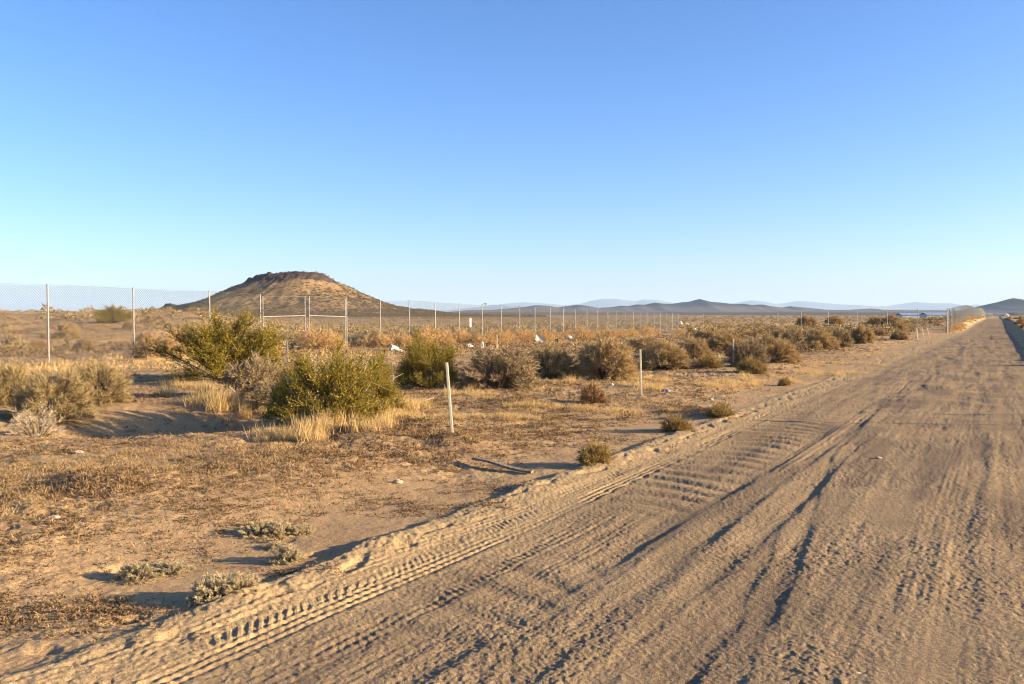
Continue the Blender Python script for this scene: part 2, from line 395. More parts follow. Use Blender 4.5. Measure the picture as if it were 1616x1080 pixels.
# ------------------------------------------------------------------ ground sheet and road
def build_ground():
    fine = np.arange(-38, 38.001, .056)
    coarse = np.concatenate([np.linspace(-180, -38, 60)[1:-1], fine, np.linspace(38, 180, 60)[1:]])
    az = np.radians(coarse)
    rs = [.15, .6, 1.2, 1.8, 2.3, 2.7, 3.0, 3.2]
    while rs[-1] < 30000:
        r = rs[-1]; rs.append(r + min(max(.0065, .62 * r * r / 1350.), .035 * r if r < 400 else .09 * r))
    rs = np.array(rs)
    R, A = np.meshgrid(rs, az, indexing='ij')
    X = R * np.sin(A); Y = R * np.cos(A)
    Z = H(X, Y)
    nn = np.searchsorted(rs, 520)
    Z[:nn] += detail(X[:nn], Y[:nn])
    nr, na = X.shape
    V = np.stack([X.ravel(), Y.ravel(), Z.ravel()], 1)
    i = np.arange(nr - 1)[:, None]; j = np.arange(na)[None, :]; j2 = (j + 1) % na
    Fc = np.stack([(i * na + j), (i * na + j2), ((i + 1) * na + j2), ((i + 1) * na + j)], -1).reshape(-1, 4)[:, ::-1]
    x, y = X.ravel(), Y.ravel(); r = R.ravel(); u, v = uv_road(x, y)
    le, re = road_edges(u)
    at_ = {}
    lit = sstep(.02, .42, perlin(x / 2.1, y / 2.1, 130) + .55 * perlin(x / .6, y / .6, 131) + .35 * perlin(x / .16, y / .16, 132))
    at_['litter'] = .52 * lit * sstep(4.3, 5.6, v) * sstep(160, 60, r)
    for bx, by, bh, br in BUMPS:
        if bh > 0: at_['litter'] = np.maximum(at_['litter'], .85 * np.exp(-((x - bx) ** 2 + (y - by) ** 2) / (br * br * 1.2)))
    at_['straw'] = .6 * sstep(.0, .5, perlin(x / 4.3, y / 2.6, 133) + .4 * perlin(x / .9, y / .9, 134)) * sstep(5, 9, v)
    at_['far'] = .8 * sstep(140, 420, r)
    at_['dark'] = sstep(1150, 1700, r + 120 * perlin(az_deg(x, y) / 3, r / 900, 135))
    at_['sand'] = np.clip(sstep(2.55, 3.3, v + .25 * perlin(u / 1.3, v / .5, 136)), 0, 1) * .9
    at_['dark_patch'] = .7 * sstep(.05, .5, perlin(u / 3.0, v / .45, 137) + .4 * perlin(u / .7, v / .3, 138)) * sstep(3.1, 2.3, v)  # random darker patches stretched along the road
    cx = X.ravel()[Fc].mean(1); cy = Y.ravel()[Fc].mean(1); cr = np.hypot(cx, cy)
    uu, vv = uv_road(cx, cy); l2, r2 = road_edges(uu)
    isroad = (vv < l2) & (vv > r2) & (cr < 700)
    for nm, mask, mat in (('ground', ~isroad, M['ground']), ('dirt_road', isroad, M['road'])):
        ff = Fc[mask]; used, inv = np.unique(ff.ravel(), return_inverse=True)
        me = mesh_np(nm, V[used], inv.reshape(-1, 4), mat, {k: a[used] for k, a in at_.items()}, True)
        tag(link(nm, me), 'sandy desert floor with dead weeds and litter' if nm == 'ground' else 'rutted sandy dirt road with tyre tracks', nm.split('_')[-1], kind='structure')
def az_deg(x, y): return np.degrees(np.arctan2(x, y))
build_ground()

def gz(x, y):
    """height of the finished ground"""
    x = np.atleast_1d(np.asarray(x, float)); y = np.atleast_1d(np.asarray(y, float))
    return H(x, y) + detail(x, y)
def on(px, py, sink=0.0):
    x, y = at(px, py); return x, y, float(gz(x, y)[0]) - sink

# ------------------------------------------------------------------ hills
def pxh(px, py, dist):
    """world x and height of a skyline point at a given distance"""
    d = ray(px, py); k = dist / d[1]
    return d[0] * k, EYE + d[2] * k

def mat_hill(name, ca, cb, cc, s):
    m, nt, out = new_mat(name)
    pos = nd(nt, 'ShaderNodeNewGeometry').outputs['Position']
    n1 = noise(nt, pos, s, 6, .65); n2 = noise(nt, pos, s * 9, 5, .7)
    c = mix(nt, ramp(nt, n1, .38, .66), ca, cb); c = mix(nt, attr(nt, 'rock'), c, cc)
    c = mix(nt, ramp(nt, n2, .5, .75, 0, .55), c, mix(nt, .65, c, (.03, .025, .018)))
    pbsdf(nt, out, c, 1, normal=bump(nt, n2, .6, .5 / s * .06), spec=.05)
    return m

def build_cone_hill():
    D = 700.0
    prof = [(238, 499), (255, 495), (300, 482), (330, 473), (365, 460), (390, 448), (410, 438), (425, 434), (440, 433.5), (455, 431), (470, 430),
            (485, 432), (500, 431.5), (515, 435), (530, 445), (555, 459), (590, 473), (620, 482), (650, 489), (700, 494), (770, 499)]
    P = np.array([pxh(a, b, D) for a, b in prof])
    cx = pxh(470, 430, D)[0]
    xs = np.linspace(-175, 215, 330); ys = np.linspace(-200, 200, 240)
    Xr, Yr = np.meshgrid(xs, ys, indexing='ij')
    rho = np.hypot(Xr, Yr * 1.05)
    warp = rho * (1 + .10 * perlin(Xr / 40, Yr / 40, 150))
    hl = np.interp(cx - warp, P[:, 0], P[:, 1]); hr = np.interp(cx + warp, P[:, 0], P[:, 1])
    w = .5 + .5 * np.clip(Xr / np.maximum(rho, 1), -1, 1)
    Z = hl * (1 - w) + hr * w
    top = sstep(26.5, 30.5, Z + 2.2 * fbm(Xr / 12, Yr / 12, 3, 157))
    Z = Z + .5 * top - .4 * sstep(14, 23, Z) * (1 - top)
    Z = Z + .8 * fbm(Xr / 22, Yr / 22, 4, 151) * sstep(1, 8, Z) + top * (1.7 * np.abs(fbm(Xr / 10, Yr / 10, 4, 152)) + 1.1 * fbm(Xr / 2.8, Yr / 2.8, 3, 153) - 1.0)
    gully = fbm(np.arctan2(Yr, Xr) * 5, rho / 60, 3, 154)
    Z = Z + gully * .9 * sstep(1, 12, Z) * sstep(34, 24, Z)
    # rock knob at the left foot
    kx = pxh(270, 488, D)[0] - cx
    Z = Z + 5.0 * np.exp(-(((Xr - kx) / 4.5) ** 2 + ((Yr + 8) / 7.) ** 2)) * (.8 + .5 * fbm(Xr / 3, Yr / 3, 3, 155)) + 2.5 * np.exp(-(((Xr - kx + 9) / 6) ** 2 + ((Yr + 5) / 7.) ** 2))
    edge = sstep(1., .86, np.maximum(np.abs(Xr - 20) / 195, np.abs(Yr) / 200))
    Z = Z * edge - 3.0 * (1 - edge)
    V = np.stack([(Xr + cx).ravel(), (Yr + D).ravel(), Z.ravel()], 1)
    na, nb = Xr.shape; i = np.arange(na - 1)[:, None]; j = np.arange(nb - 1)[None, :]
    Fc = np.stack([i * nb + j, (i + 1) * nb + j, (i + 1) * nb + j + 1, i * nb + j + 1], -1).reshape(-1, 4)
    kn = np.exp(-(((Xr - kx) / 7) ** 2 + ((Yr + 8) / 9.) ** 2))
    rock = np.clip(sstep(.1, .7, top * (1.1 + .7 * fbm(Xr / 9, Yr / 9, 3, 156))) + kn, 0, 1)
    m = mat_hill('cone hill soil', (.19, .126, .064), (.262, .176, .09), (.066, .046, .038), .05)
    me = mesh_np('cone_hill', V, Fc, m, {'rock': rock.ravel()}, True)
    tag(link('hill', me), 'lone cone shaped hill with a dark rocky flat top beyond the fence', 'hill', kind='structure')
    return cx, D, xs, ys, Z

def ridge(name, label, prof, D, depth, mat, seed, rough=.12, skirt=1.0, bench=0.0):
    P = np.array([pxh(a, b, D) for a, b in prof]); P[:, 1] = np.maximum(P[:, 1], -5)
    xs = np.linspace(P[0, 0], P[-1, 0], 520); ys = np.linspace(-1, 1, 90)
    Xr, Yr = np.meshgrid(xs, ys, indexing='ij')
    sc = depth * .5
    n = fbm(Xr / sc, Yr * depth / sc, 5, seed)
    crest = np.interp(Xr + 0, P[:, 0], P[:, 1])
    shape = np.clip(1 - np.abs(Yr + .10 * perlin(Xr / sc, Yr * 0, seed + 9)), 0, 1)
    hill = crest * (shape ** 1.35) * (1 + rough * n * (1 - shape) * 4)
    apron = bench * sstep(0, .8, shape)
    Z = np.maximum(hill, np.minimum(crest, apron)) - 6 * sstep(.12, 0, shape)
    V = np.stack([Xr.ravel() * (1 + Yr.ravel() * depth / D * 0), (D + Yr * depth).ravel(), Z.ravel()], 1)
    na, nb = Xr.shape; i = np.arange(na - 1)[:, None]; j = np.arange(nb - 1)[None, :]
    Fc = np.stack([i * nb + j, (i + 1) * nb + j, (i + 1) * nb + j + 1, i * nb + j + 1], -1).reshape(-1, 4)
    rk = sstep(.35, .7, hill / (crest.max() + 1) + .1 * n)
    me = mesh_np(name, V, Fc, mat, {'rock': rk.ravel()}, True)
    return tag(link(name, me), label, 'hills' if 'hill' in name else 'mountains', kind='structure')

CONE = build_cone_hill()
mid_m = mat_hill('mid hill soil', (.105, .085, .070), (.135, .108, .090), (.030, .030, .034), .004)
far_m = mat_hill('far mountain rock', (.14, .12, .11), (.17, .15, .135), (.11, .10, .10), .001)
ridge('distant_hills', 'long dark low range of hills across the plain', [(560, 499), (640, 497), (690, 495), (725, 492), (748, 489), (775, 489.5), (800, 487), (825, 485), (845, 482), (862, 482.5), (880, 485),
      (898, 483), (910, 481), (925, 482.5), (945, 486), (965, 485), (980, 482.5), (992, 483), (1005, 480.5), (1018, 481), (1034, 477.5), (1048, 479.5),
      (1062, 479.5), (1078, 477), (1090, 476), (1107, 471.5), (1125, 476), (1143, 477.5), (1160, 480), (1176, 479.5), (1188, 481.5), (1202, 480.5), (1216, 483.5), (1232, 485.5),
      (1244, 483.5), (1270, 486), (1300, 489), (1330, 490), (1352, 488.5), (1376, 487), (1400, 490), (1440, 490), (1500, 491.5), (1560, 494), (1620, 497), (1680, 499)], 4200, 700, mid_m, 200, bench=24)
ridge('dark_hill', 'dark blue rounded hill at the far end of the road', [(1460, 499), (1500, 495), (1530, 489.5), (1545, 486), (1560, 481), (1575, 476.5), (1590, 472.5), (1600, 470.5), (1612, 472),
      (1640, 478), (1680, 484), (1730, 490), (1800, 495), (1860, 499)], 3300, 520, mid_m, 220, bench=10)
ridge('far_mountains', 'pale blue mountains on the horizon', [(560, 499), (700, 490), (760, 484), (800, 479), (830, 477), (860, 479), (890, 482), (915, 480), (930, 475), (945, 472.5), (970, 471.5), (985, 474), (1003, 475.5),
      (1015, 472.5), (1035, 473.5), (1060, 478), (1100, 482), (1140, 481), (1165, 477), (1183, 474), (1205, 476.5), (1220, 480), (1240, 478), (1258, 475), (1275, 475.5), (1300, 478), (1325, 480.5),
      (1350, 481.5), (1385, 484), (1405, 483), (1425, 480), (1447, 476.5), (1470, 478.5), (1500, 479), (1525, 483), (1545, 480.5), (1570, 483), (1620, 482), (1700, 487), (1800, 493), (1900, 499)],
      19000, 2600, far_m, 240, .08)
ridge('far_mountain', 'faint hill beyond the slope on the left', [(-200, 499), (-60, 496), (40, 494), (100, 491.5), (150, 493.5), (180, 489.5), (200, 489), (225, 494), (260, 499)], 5200, 500, mid_m, 260)

# ------------------------------------------------------------------ shrubs
def unit(a): return a / np.maximum(np.linalg.norm(a, axis=-1, keepdims=True), 1e-9)

def shrub(seed, a=.5, h=.7, stems=60, twigs=1500, twig_len=(.08, .18), twig_w=.008, leaves=0, leaf=.02, stem_w=.012, low=.05, up=.35,
          tmin=.35, lump=.25, droop=0., spread=.12, hollow=0.):
    """returns (branches, foliage): arrays of triangles with a tint per vertex"""
    g = np.random.default_rng(seed)
    phi = g.uniform(0, 2 * np.pi, stems); ct = g.uniform(low, 1, stems); st = np.sqrt(1 - ct * ct)
    lp = 1 + lump * np.sin(phi * 2 + seed) * np.sin(ct * 4 + seed * 1.7) + lump * .6 * np.sin(phi * 5 + 2 * seed)
    e = np.stack([a * st * np.cos(phi), a * st * np.sin(phi), h * ct], 1) * (lp * g.uniform(.78, 1.03, stems))[:, None]
    base = np.stack([e[:, 0] * spread, e[:, 1] * spread, np.zeros(stems)], 1) + g.normal(0, .02 * a, (stems, 3)) * [1, 1, 0]
    ctrl = base + (e - base) * .5 + np.stack([0 * ct, 0 * ct, h * (.12 - droop) + 0 * ct], 1) + g.normal(0, .05 * a, (stems, 3))
    def curve(i, t):
        t = t[:, None]; return base[i] * (1 - t) ** 2 + 2 * ctrl[i] * t * (1 - t) + e[i] * t * t
    # stems as tapering three-piece ribbons, two crossed
    K = 5; ts = np.linspace(0, 1, K)
    BV, BF, BT = [], [], []
    allp = np.stack([curve(np.arange(stems), np.full(stems, t)) for t in ts], 1)
    dirs = unit(np.gradient(allp, axis=1)); side = unit(np.cross(dirs, g.normal(0, 1, (stems, 1, 3)))); side2 = np.cross(dirs, side)
    wd = (stem_w * (1 - .8 * ts))[None, :, None]; tint = g.uniform(0, 1, stems)
    off = 0
    for s in (side, side2):
        vv = np.stack([allp - s * wd, allp + s * wd], 2).reshape(-1, 3)
        idx = (np.arange(stems)[:, None] * K + np.arange(K - 1)[None]) * 2
        q = np.stack([idx, idx + 1, idx + 3, idx, idx + 3, idx + 2], -1).reshape(-1, 3)
        BV.append(vv); BF.append(q + off); BT.append(np.repeat(tint, K * 2)); off += len(vv)
    # twigs
    i = g.integers(0, stems, twigs); t = tmin + (1 - tmin) * g.uniform(0, 1, twigs) ** (.7 if hollow == 0 else .4)
    p = curve(i, t); out = unit(p * [1 / (a * a), 1 / (a * a), 1 / (h * h)])
    d = unit(out * .8 + unit(g.normal(0, 1, (twigs, 3))) * .75 + np.array([0, 0, up]))
    L = g.uniform(*twig_len, twigs)[:, None]; tip = p + d * L; tip[:, 2] = np.maximum(tip[:, 2], .01)
    s = unit(np.cross(d, g.normal(0, 1, (twigs, 3)))) * twig_w * .5
    midp = (p + tip) * .5 + g.normal(0, .012, (twigs, 3))
    TV = np.stack([p - s, p + s, midp - s * .8, midp + s * .8, tip], 1).reshape(-1, 3)
    b = np.arange(twigs)[:, None] * 5
    TF = np.concatenate([b + [0, 1, 3], b + [0, 3, 2], b + [2, 3, 4]], 0)
    tt = np.clip(g.normal(.5, .22, twigs), 0, 1); TT = np.repeat(tt, 5)
    FV, FF, FT = [TV], [TF], [TT]
    if leaves:
        k = g.integers(0, twigs, leaves); q = g.uniform(.1, 1.05, leaves)[:, None]
        c = p[k] * (1 - q) + tip[k] * q + g.normal(0, leaf * .35, (leaves, 3))
        ax = unit(d[k] + g.normal(0, .9, (leaves, 3))); bx = unit(np.cross(ax, g.normal(0, 1, (leaves, 3))))
        sz = leaf * g.uniform(.6, 1.3, leaves)[:, None]
        LV = np.stack([c, c + ax * sz * .6 + bx * sz * .38, c + ax * sz * 1.25, c + ax * sz * .6 - bx * sz * .38], 1).reshape(-1, 3)
        b = np.arange(leaves)[:, None] * 4
        LF = np.concatenate([b + [0, 1, 2], b + [0, 2, 3]], 0)
        FV.append(LV); FF.append(LF + len(TV)); FT.append(np.repeat(np.clip(tt[k] + g.normal(0, .16, leaves), 0, 1), 4))
    return (np.concatenate(BV), np.concatenate(BF), np.concatenate(BT)), (np.concatenate(FV), np.concatenate(FF), np.concatenate(FT))

PROTO = {}
def proto(kind, n, matf, **kw):
    out = []
    for s in range(n):
        br, fo = shrub(1000 + 37 * s + (sum(map(ord, kind)) % 997), **kw)
        out.append((mesh_np(kind + ' branches', br[0], br[1], M['branch'], {'tint': br[2]}),
                    mesh_np(kind + ' foliage', fo[0], fo[1], M[matf], {'tint': fo[2]})))
    PROTO[kind] = out
# every template is about 1 m wide and 0.7 m tall, scaled per bush
proto('creosote', 3, 'creosote', stems=84, twigs=3600, twig_len=(.07, .22), twig_w=.005, leaves=26000, leaf=.0135, stem_w=.009, low=.06, up=.5, tmin=.40, lump=.22, spread=.08)
proto('saltbush', 4, 'saltbush', stems=170, twigs=11500, twig_len=(.06, .15), twig_w=.0065, leaves=14000, leaf=.009, stem_w=.006, low=.0, up=.2, tmin=.45, lump=.10, spread=.3)
proto('olivesalt', 2, 'olivesalt', stems=190, twigs=12500, twig_len=(.05, .13), twig_w=.0055, leaves=16000, leaf=.008, stem_w=.005, low=.0, up=.2, tmin=.45, lump=.16, spread=.3)
proto('greysalt', 3, 'greysalt', stems=140, twigs=7500, twig_len=(.05, .13), twig_w=.008, leaves=9000, leaf=.012, stem_w=.007, low=.02, up=.15, tmin=.45, lump=.12, spread=.25)
proto('paletwig', 1, 'paletwig', stems=70, twigs=1800, twig_len=(.06, .16), twig_w=.007, leaves=1200, leaf=.014, stem_w=.008, low=.02, up=.1, tmin=.3, lump=.2, spread=.2)
proto('brownbush', 2, 'brownbush', stems=110, twigs=2600, twig_len=(.08, .2), twig_w=.010, leaves=0, stem_w=.010, low=.02, up=.3, tmin=.3, lump=.1, spread=.25)
proto('tuft', 3, 'tuft', stems=120, twigs=1900, twig_len=(.10, .26), twig_w=.013, leaves=900, leaf=.03, stem_w=.011, low=.02, up=.5, tmin=.3, lump=.12, spread=.3)
proto('mat_plant', 3, 'mat_plant', stems=160, twigs=6000, twig_len=(.04, .10), twig_w=.012, leaves=9000, leaf=.018, stem_w=.010, low=.02, up=.3, tmin=.6, lump=.14, spread=.35)
proto('tumble', 3, 'tumble', a=.5, h=.75, stems=60, twigs=1100, twig_len=(.08, .24), twig_w=.013, leaves=0, stem_w=.012, low=.0, up=.05, tmin=.3, lump=.12, spread=.2, hollow=1)
proto('scrub', 4, 'scrub', stems=26, twigs=420, twig_len=(.10, .22), twig_w=.030, leaves=500, leaf=.045, stem_w=.014, low=.02, up=.25, tmin=.45, lump=.18, spread=.25)

_cnt = {}
def place(kind, name, x, y, w, h, label=None, cat='bush', group=None, sink=.03, parts=True, rng=np.random.default_rng(5), depth=None):
    i = _cnt.get(kind, 0); _cnt[kind] = i + 1
    br, fo = PROTO[kind][i % len(PROTO[kind])]
    z = float(gz(x, y)[0]) - sink
    sc = (w, depth or w * rng.uniform(.85, 1.1), h / .72)
    if parts:
        o = link(name, None, loc=(x, y, z)); o.empty_display_size = .2
        link('branches', br, o); link('foliage', fo, o)
    else:
        o = link(name, fo, loc=(x, y, z))
    o.scale = sc; o.rotation_euler.z = rng.uniform(0, 6.28)
    return tag(o, label, cat, group)

def pxplace(kind, name, px, py, wpx, hpx, label, cat='bush', group=None, **kw):
    x, y = at(px, py); k = y / F
    w = wpx * k
    return place(kind, name, x, y + w * .32, w, hpx * k, label, cat, group, **kw)

G_CR = 'green creosote bushes'; G_SB = 'saltbushes between the fence and the road'; G_TF = 'small tufted bushes by the road'; G_MP = 'pale mat plants beside the tyre tracks'
for row in [
    ('creosote', 'creosote_bush', 334, 606, 176, 104, 'leafy yellow-green creosote bush in front of the fence, left of the gate', 'bush', G_CR),
    ('creosote', 'creosote_bush', 512, 673, 172, 126, 'biggest dark green creosote bush, with bare dead twigs and straw grass at its foot', 'bush', G_CR),
    ('creosote', 'creosote_bush', 450, 672, 88, 92, 'darkest creosote bush, low, joined to the shaded side of the biggest one', 'bush', G_CR),
    ('creosote', 'creosote_bush', 580, 658, 104, 92, 'yellowish creosote bush leaning out of the biggest one, on its sunny side', 'bush', G_CR),
    ('creosote', 'creosote_bush', 672, 614, 112, 84, 'green creosote bush right behind the nearest tilted stake', 'bush', G_CR),
    ('creosote', 'creosote_bush', 172, 511, 50, 27, 'round green bush alone on the rise beyond the fence', 'bush', G_CR),
    ('greysalt', 'saltbush', 388, 630, 104, 70, 'greyish half-dead bush at the foot of the yellow-green creosote', 'bush', G_SB),
    ('greysalt', 'saltbush', 424, 650, 66, 46, 'brown twiggy bush in the gap beside the biggest creosote', 'bush', G_SB),
    ('olivesalt', 'saltbush', 58, 668, 138, 90, 'large olive saltbush at the left edge of the picture', 'bush', G_SB),
    ('olivesalt', 'saltbush', 138, 640, 100, 74, 'olive saltbush standing just behind the large one at the left edge', 'bush', G_SB),
    ('olivesalt', 'saltbush', -10, 640, 110, 75, 'saltbush cut by the left picture edge', 'bush', G_SB),
    ('paletwig', 'dead_bush', 40, 690, 100, 50, 'bleached grey dead bush in front of the large saltbush at left', 'bush', G_SB),
    ('greysalt', 'saltbush', 788, 616, 142, 74, 'wide grey-brown saltbush right of the nearest stake, with bare twigs at its foot', 'bush', G_SB),
    ('olivesalt', 'saltbush', 866, 598, 106, 56, 'olive saltbush behind and right of the wide grey-brown one', 'bush', G_SB),
    ('saltbush', 'saltbush', 962, 600, 108, 70, 'tall dense saltbush with a dark shaded left side, left of the second stake', 'bush', G_SB),
    ('saltbush', 'saltbush', 1050, 584, 88, 50, 'rounded saltbush just right of the second stake', 'bush', G_SB),
    ('brownbush', 'brown_bush', 936, 637, 46, 34, 'small reddish brown bush alone in front of the tall dense saltbush', 'bush', G_TF),
    ('tuft', 'tuft_bush', 1072, 683, 58, 30, 'olive tuft with straw tips by the berm, in front of the second stake', 'bush', G_TF),
    ('tuft', 'tuft_bush', 1141, 661, 42, 25, 'smaller tuft on the verge, the next one up the road from the straw-tipped tuft', 'bush', G_TF),
    ('tuft', 'tuft_bush', 941, 739, 66, 38, 'nearest olive tuft, growing on the sand berm beside the tyre tracks', 'bush', G_TF),
    ('tuft', 'tuft_bush', 1240, 609, 22, 16, 'tiny brown tuft on the verge past the golden grass', 'bush', G_TF),
    ('saltbush', 'saltbush', 1098, 566, 72, 34, 'low saltbush behind the rounded one right of the second stake', 'bush', G_SB),
    ('saltbush', 'saltbush', 1024, 556, 74, 26, 'low spreading saltbush behind the second stake', 'bush', G_SB),
    ('saltbush', 'saltbush', 1150, 556, 66, 30, 'dark low bush behind the third stake', 'bush', G_SB),
    ('tuft', 'saltbush', 1120, 582, 46, 22, 'small bush just left of the third stake', 'bush', G_SB),
    ('greysalt', 'saltbush', 1182, 580, 74, 46, 'brown saltbush just right of the third stake', 'bush', G_SB),
    ('saltbush', 'saltbush', 1225, 573, 86, 46, 'wide tan saltbush, sunlit, second bush right of the third stake', 'bush', G_SB),
    ('tuft', 'saltbush', 1190, 590, 44, 26, 'little bush at the foot of the wide tan saltbush', 'bush', G_SB),
    ('greysalt', 'saltbush', 1250, 552, 60, 36, 'bush behind the wide tan saltbush', 'bush', G_SB),
    ('saltbush', 'saltbush', 1300, 552, 56, 36, 'round saltbush with a dark left side on the verge, left of its paler twin', 'bush', G_SB),
    ('greysalt', 'saltbush', 1330, 549, 44, 36, 'paler round saltbush touching the dark-sided one on the verge', 'bush', G_SB),
    ('saltbush', 'saltbush', 1290, 553, 26, 17, 'knee-high bush in front of the dark-sided round saltbush', 'bush', G_SB),
    ('saltbush', 'saltbush', 1366, 542, 42, 30, 'lone round saltbush where the verge narrows', 'bush', G_SB),
    ('saltbush', 'saltbush', 1424, 537, 28, 17, 'small bush just left of the three short stakes', 'bush', G_SB),
    ('saltbush', 'saltbush', 1422, 526, 32, 20, 'bush behind the small one left of the three short stakes', 'bush', G_SB),
    ('saltbush', 'saltbush', 1388, 517, 34, 19, 'dark bush behind the fence corner posts', 'bush', G_SB),
    ('saltbush', 'saltbush', 1277, 517, 36, 20, 'dark dome bush between two corner fence posts', 'bush', G_SB),
    ('saltbush', 'saltbush', 1412, 516, 34, 21, 'dark bush right of the one behind the corner posts', 'bush', G_SB),
    ('saltbush', 'saltbush', 1320, 512, 30, 14, 'low dark bush beyond the corner fence', 'bush', G_SB),
    ('mat_plant', 'mat_plant', 403, 850, 66, 30, 'pale grey mat plant, left lobe of the longest cushion', 'plant', G_MP),
    ('mat_plant', 'mat_plant', 436, 848, 62, 28, 'pale grey mat plant, middle lobe of the longest cushion', 'plant', G_MP),
    ('mat_plant', 'mat_plant', 470, 846, 50, 22, 'pale grey mat plant, right lobe of the longest cushion', 'plant', G_MP),
    ('mat_plant', 'mat_plant', 448, 890, 60, 36, 'small domed grey mat plant nearest to the berm', 'plant', G_MP),
    ('mat_plant', 'mat_plant', 432, 869, 44, 18, 'grey mat plant tucked behind the small domed one', 'plant', G_MP),
    ('mat_plant', 'mat_plant', 204, 922, 84, 32, 'flat grey mat plant farthest to the left', 'plant', G_MP),
    ('mat_plant', 'mat_plant', 262, 908, 76, 26, 'flat grey mat plant right of the leftmost one', 'plant', G_MP),
    ('mat_plant', 'mat_plant', 332, 957, 88, 52, 'largest nearest grey mat plant, domed, with a long shadow', 'plant', G_MP),
    ('mat_plant', 'mat_plant', 374, 951, 64, 34, 'grey mat plant joined to the right side of the largest one', 'plant', G_MP),
]:
    bush = pxplace(*row)
    if row[0] == 'creosote' and row[6].startswith(('biggest', 'darkest', 'yellowish')):      # bare dead twigs
        g_ = np.random.default_rng(row[2]); mb_ = MB()
        for _ in range(14):
            a_ = g_.uniform(0, 6.28); e_ = np.array([math.cos(a_), math.sin(a_), 0]) * g_.uniform(.30, .60); e_[2] = g_.uniform(.12, .62)
            q_ = [(0, 0, 0), e_ * [.35, .35, .55] + g_.normal(0, .03, 3), e_ * .75 + g_.normal(0, .04, 3), e_ + [0, 0, g_.uniform(-.08, .04)]]
            mb_.tube(q_, [.008, .006, .004, .0015], 5)
            f_ = e_ * .75; mb_.tube([q_[2], np.array(q_[2]) + g_.normal(0, .09, 3), np.array(q_[2]) + g_.normal(0, .14, 3)], [.003, .002, .001], 4)
        tag(mb_.build('dead_twigs', M['dead'], bush), 'bare bleached twigs')

# tumbleweeds heaped against the fences
rt = np.random.default_rng(77)
A0 = np.array([-14.63, 27.5]); AD = np.array([.389, .921]) / math.hypot(.389, .921)
AN = np.array([AD[1], -AD[0]])        # towards the road
def fence_t(px):
    k = (px - 808) / F
    return (k * A0[1] - A0[0]) / (AD[0] - k * AD[1])
for j in range(120):
    px = rt.uniform(560, 1072) if j > 12 else rt.uniform(200, 560)
    t = fence_t(px); p = A0 + AD * t + AN * rt.uniform(.15, 2.2)
    s = rt.uniform(.6, 1.35)
    place('tumble', 'tumbleweed', p[0], p[1], s, s * rt.uniform(.6, .8), 'dry orange tumbleweed heaped with others against the chain-link fence', 'tumbleweed', 'tumbleweeds along the chain-link fence', parts=False, rng=rt)
for j in range(60):
    u = 101 + 230 * rt.uniform(0, 1) ** 1.7; v = rt.uniform(3.75, 4.9)
    p = u * RD + v * RL; s = rt.uniform(.6, 1.2)
    place('tumble', 'tumbleweed', p[0], p[1], s, s * rt.uniform(.55, .75), 'dry orange tumbleweed on the bank under the far roadside fence', 'tumbleweed', 'tumbleweeds on the bank of the far fence', parts=False, rng=rt)
# shrubs on the right bank of the road
for j in range(110):
    u = 29 + 220 * rt.uniform(0, 1) ** 1.8; v = -1.7 - rt.uniform(0, 9) ** 1.0
    p = u * RD + v * RL; s = rt.uniform(.6, 1.25)
    kd = ['saltbush', 'brownbush', 'tuft'][int(rt.integers(0, 3))]
    nm, lb = {'saltbush': ('saltbush', 'olive saltbush on the bank right of the road'), 'brownbush': ('brown_bush', 'rusty brown bush on the bank right of the road'), 'tuft': ('tuft_bush', 'straw-coloured tuft on the bank right of the road')}[kd]
    place(kd, nm, p[0], p[1], s, s * rt.uniform(.5, .8), lb, 'bush', 'bushes on the bank right of the road', parts=False, rng=rt)

# ------------------------------------------------------------------ scrub over the plain
rs_ = np.random.default_rng(99)
pts = []
while len(pts) < 5200:
    n = 20000
    px = rs_.uniform(-140, 1760, n); y = np.exp(rs_.uniform(math.log(36), math.log(1250), n)); x = (px - 808) / F * y
    u, v = uv_road(x, y)
    s = (x - A0[0]) * AN[0] + (y - A0[1]) * AN[1]; t = (x - A0[0]) * AD[0] + (y - A0[1]) * AD[1]
    beyond = (s < -1.5) | (t > 96)
    infield = (s > 3.0) & (t > 40) & (v > 8) & (px > 1080)
    ok = (beyond | infield) & ((v > 6.5) | (v < -12) )
    left = (px < 420) & (y < 150)
    keep = rs_.uniform(0, 1, n) < np.where(left, .12, 1.0) * (.35 + .65 * sstep(-.3, .3, perlin(x / 30, y / 45, 160)))
    # keep clear ground before the gate track
    for q in np.nonzero(ok & keep)[0]: pts.append((x[q], y[q]))
pts = np.array(pts[:5200]); pts = pts[np.argsort(pts[:, 1])]
names = [('olive-grey scrub bush among many on the plain beyond the fence', 'scrub'), ('tan saltbush among many on the plain beyond the fence', 'saltbush')]
NI = 270
for k in range(NI):
    x, y = pts[k]; w = rs_.uniform(.6, 1.35)
    lb, kd = names[0] if rs_.uniform() < .6 else names[1]
    place(kd, 'scrub_bush' if kd == 'scrub' else 'saltbush', x, y, w, w * rs_.uniform(.45, .72), lb, 'bush', 'scrub bushes on the plain', parts=False, rng=rs_)

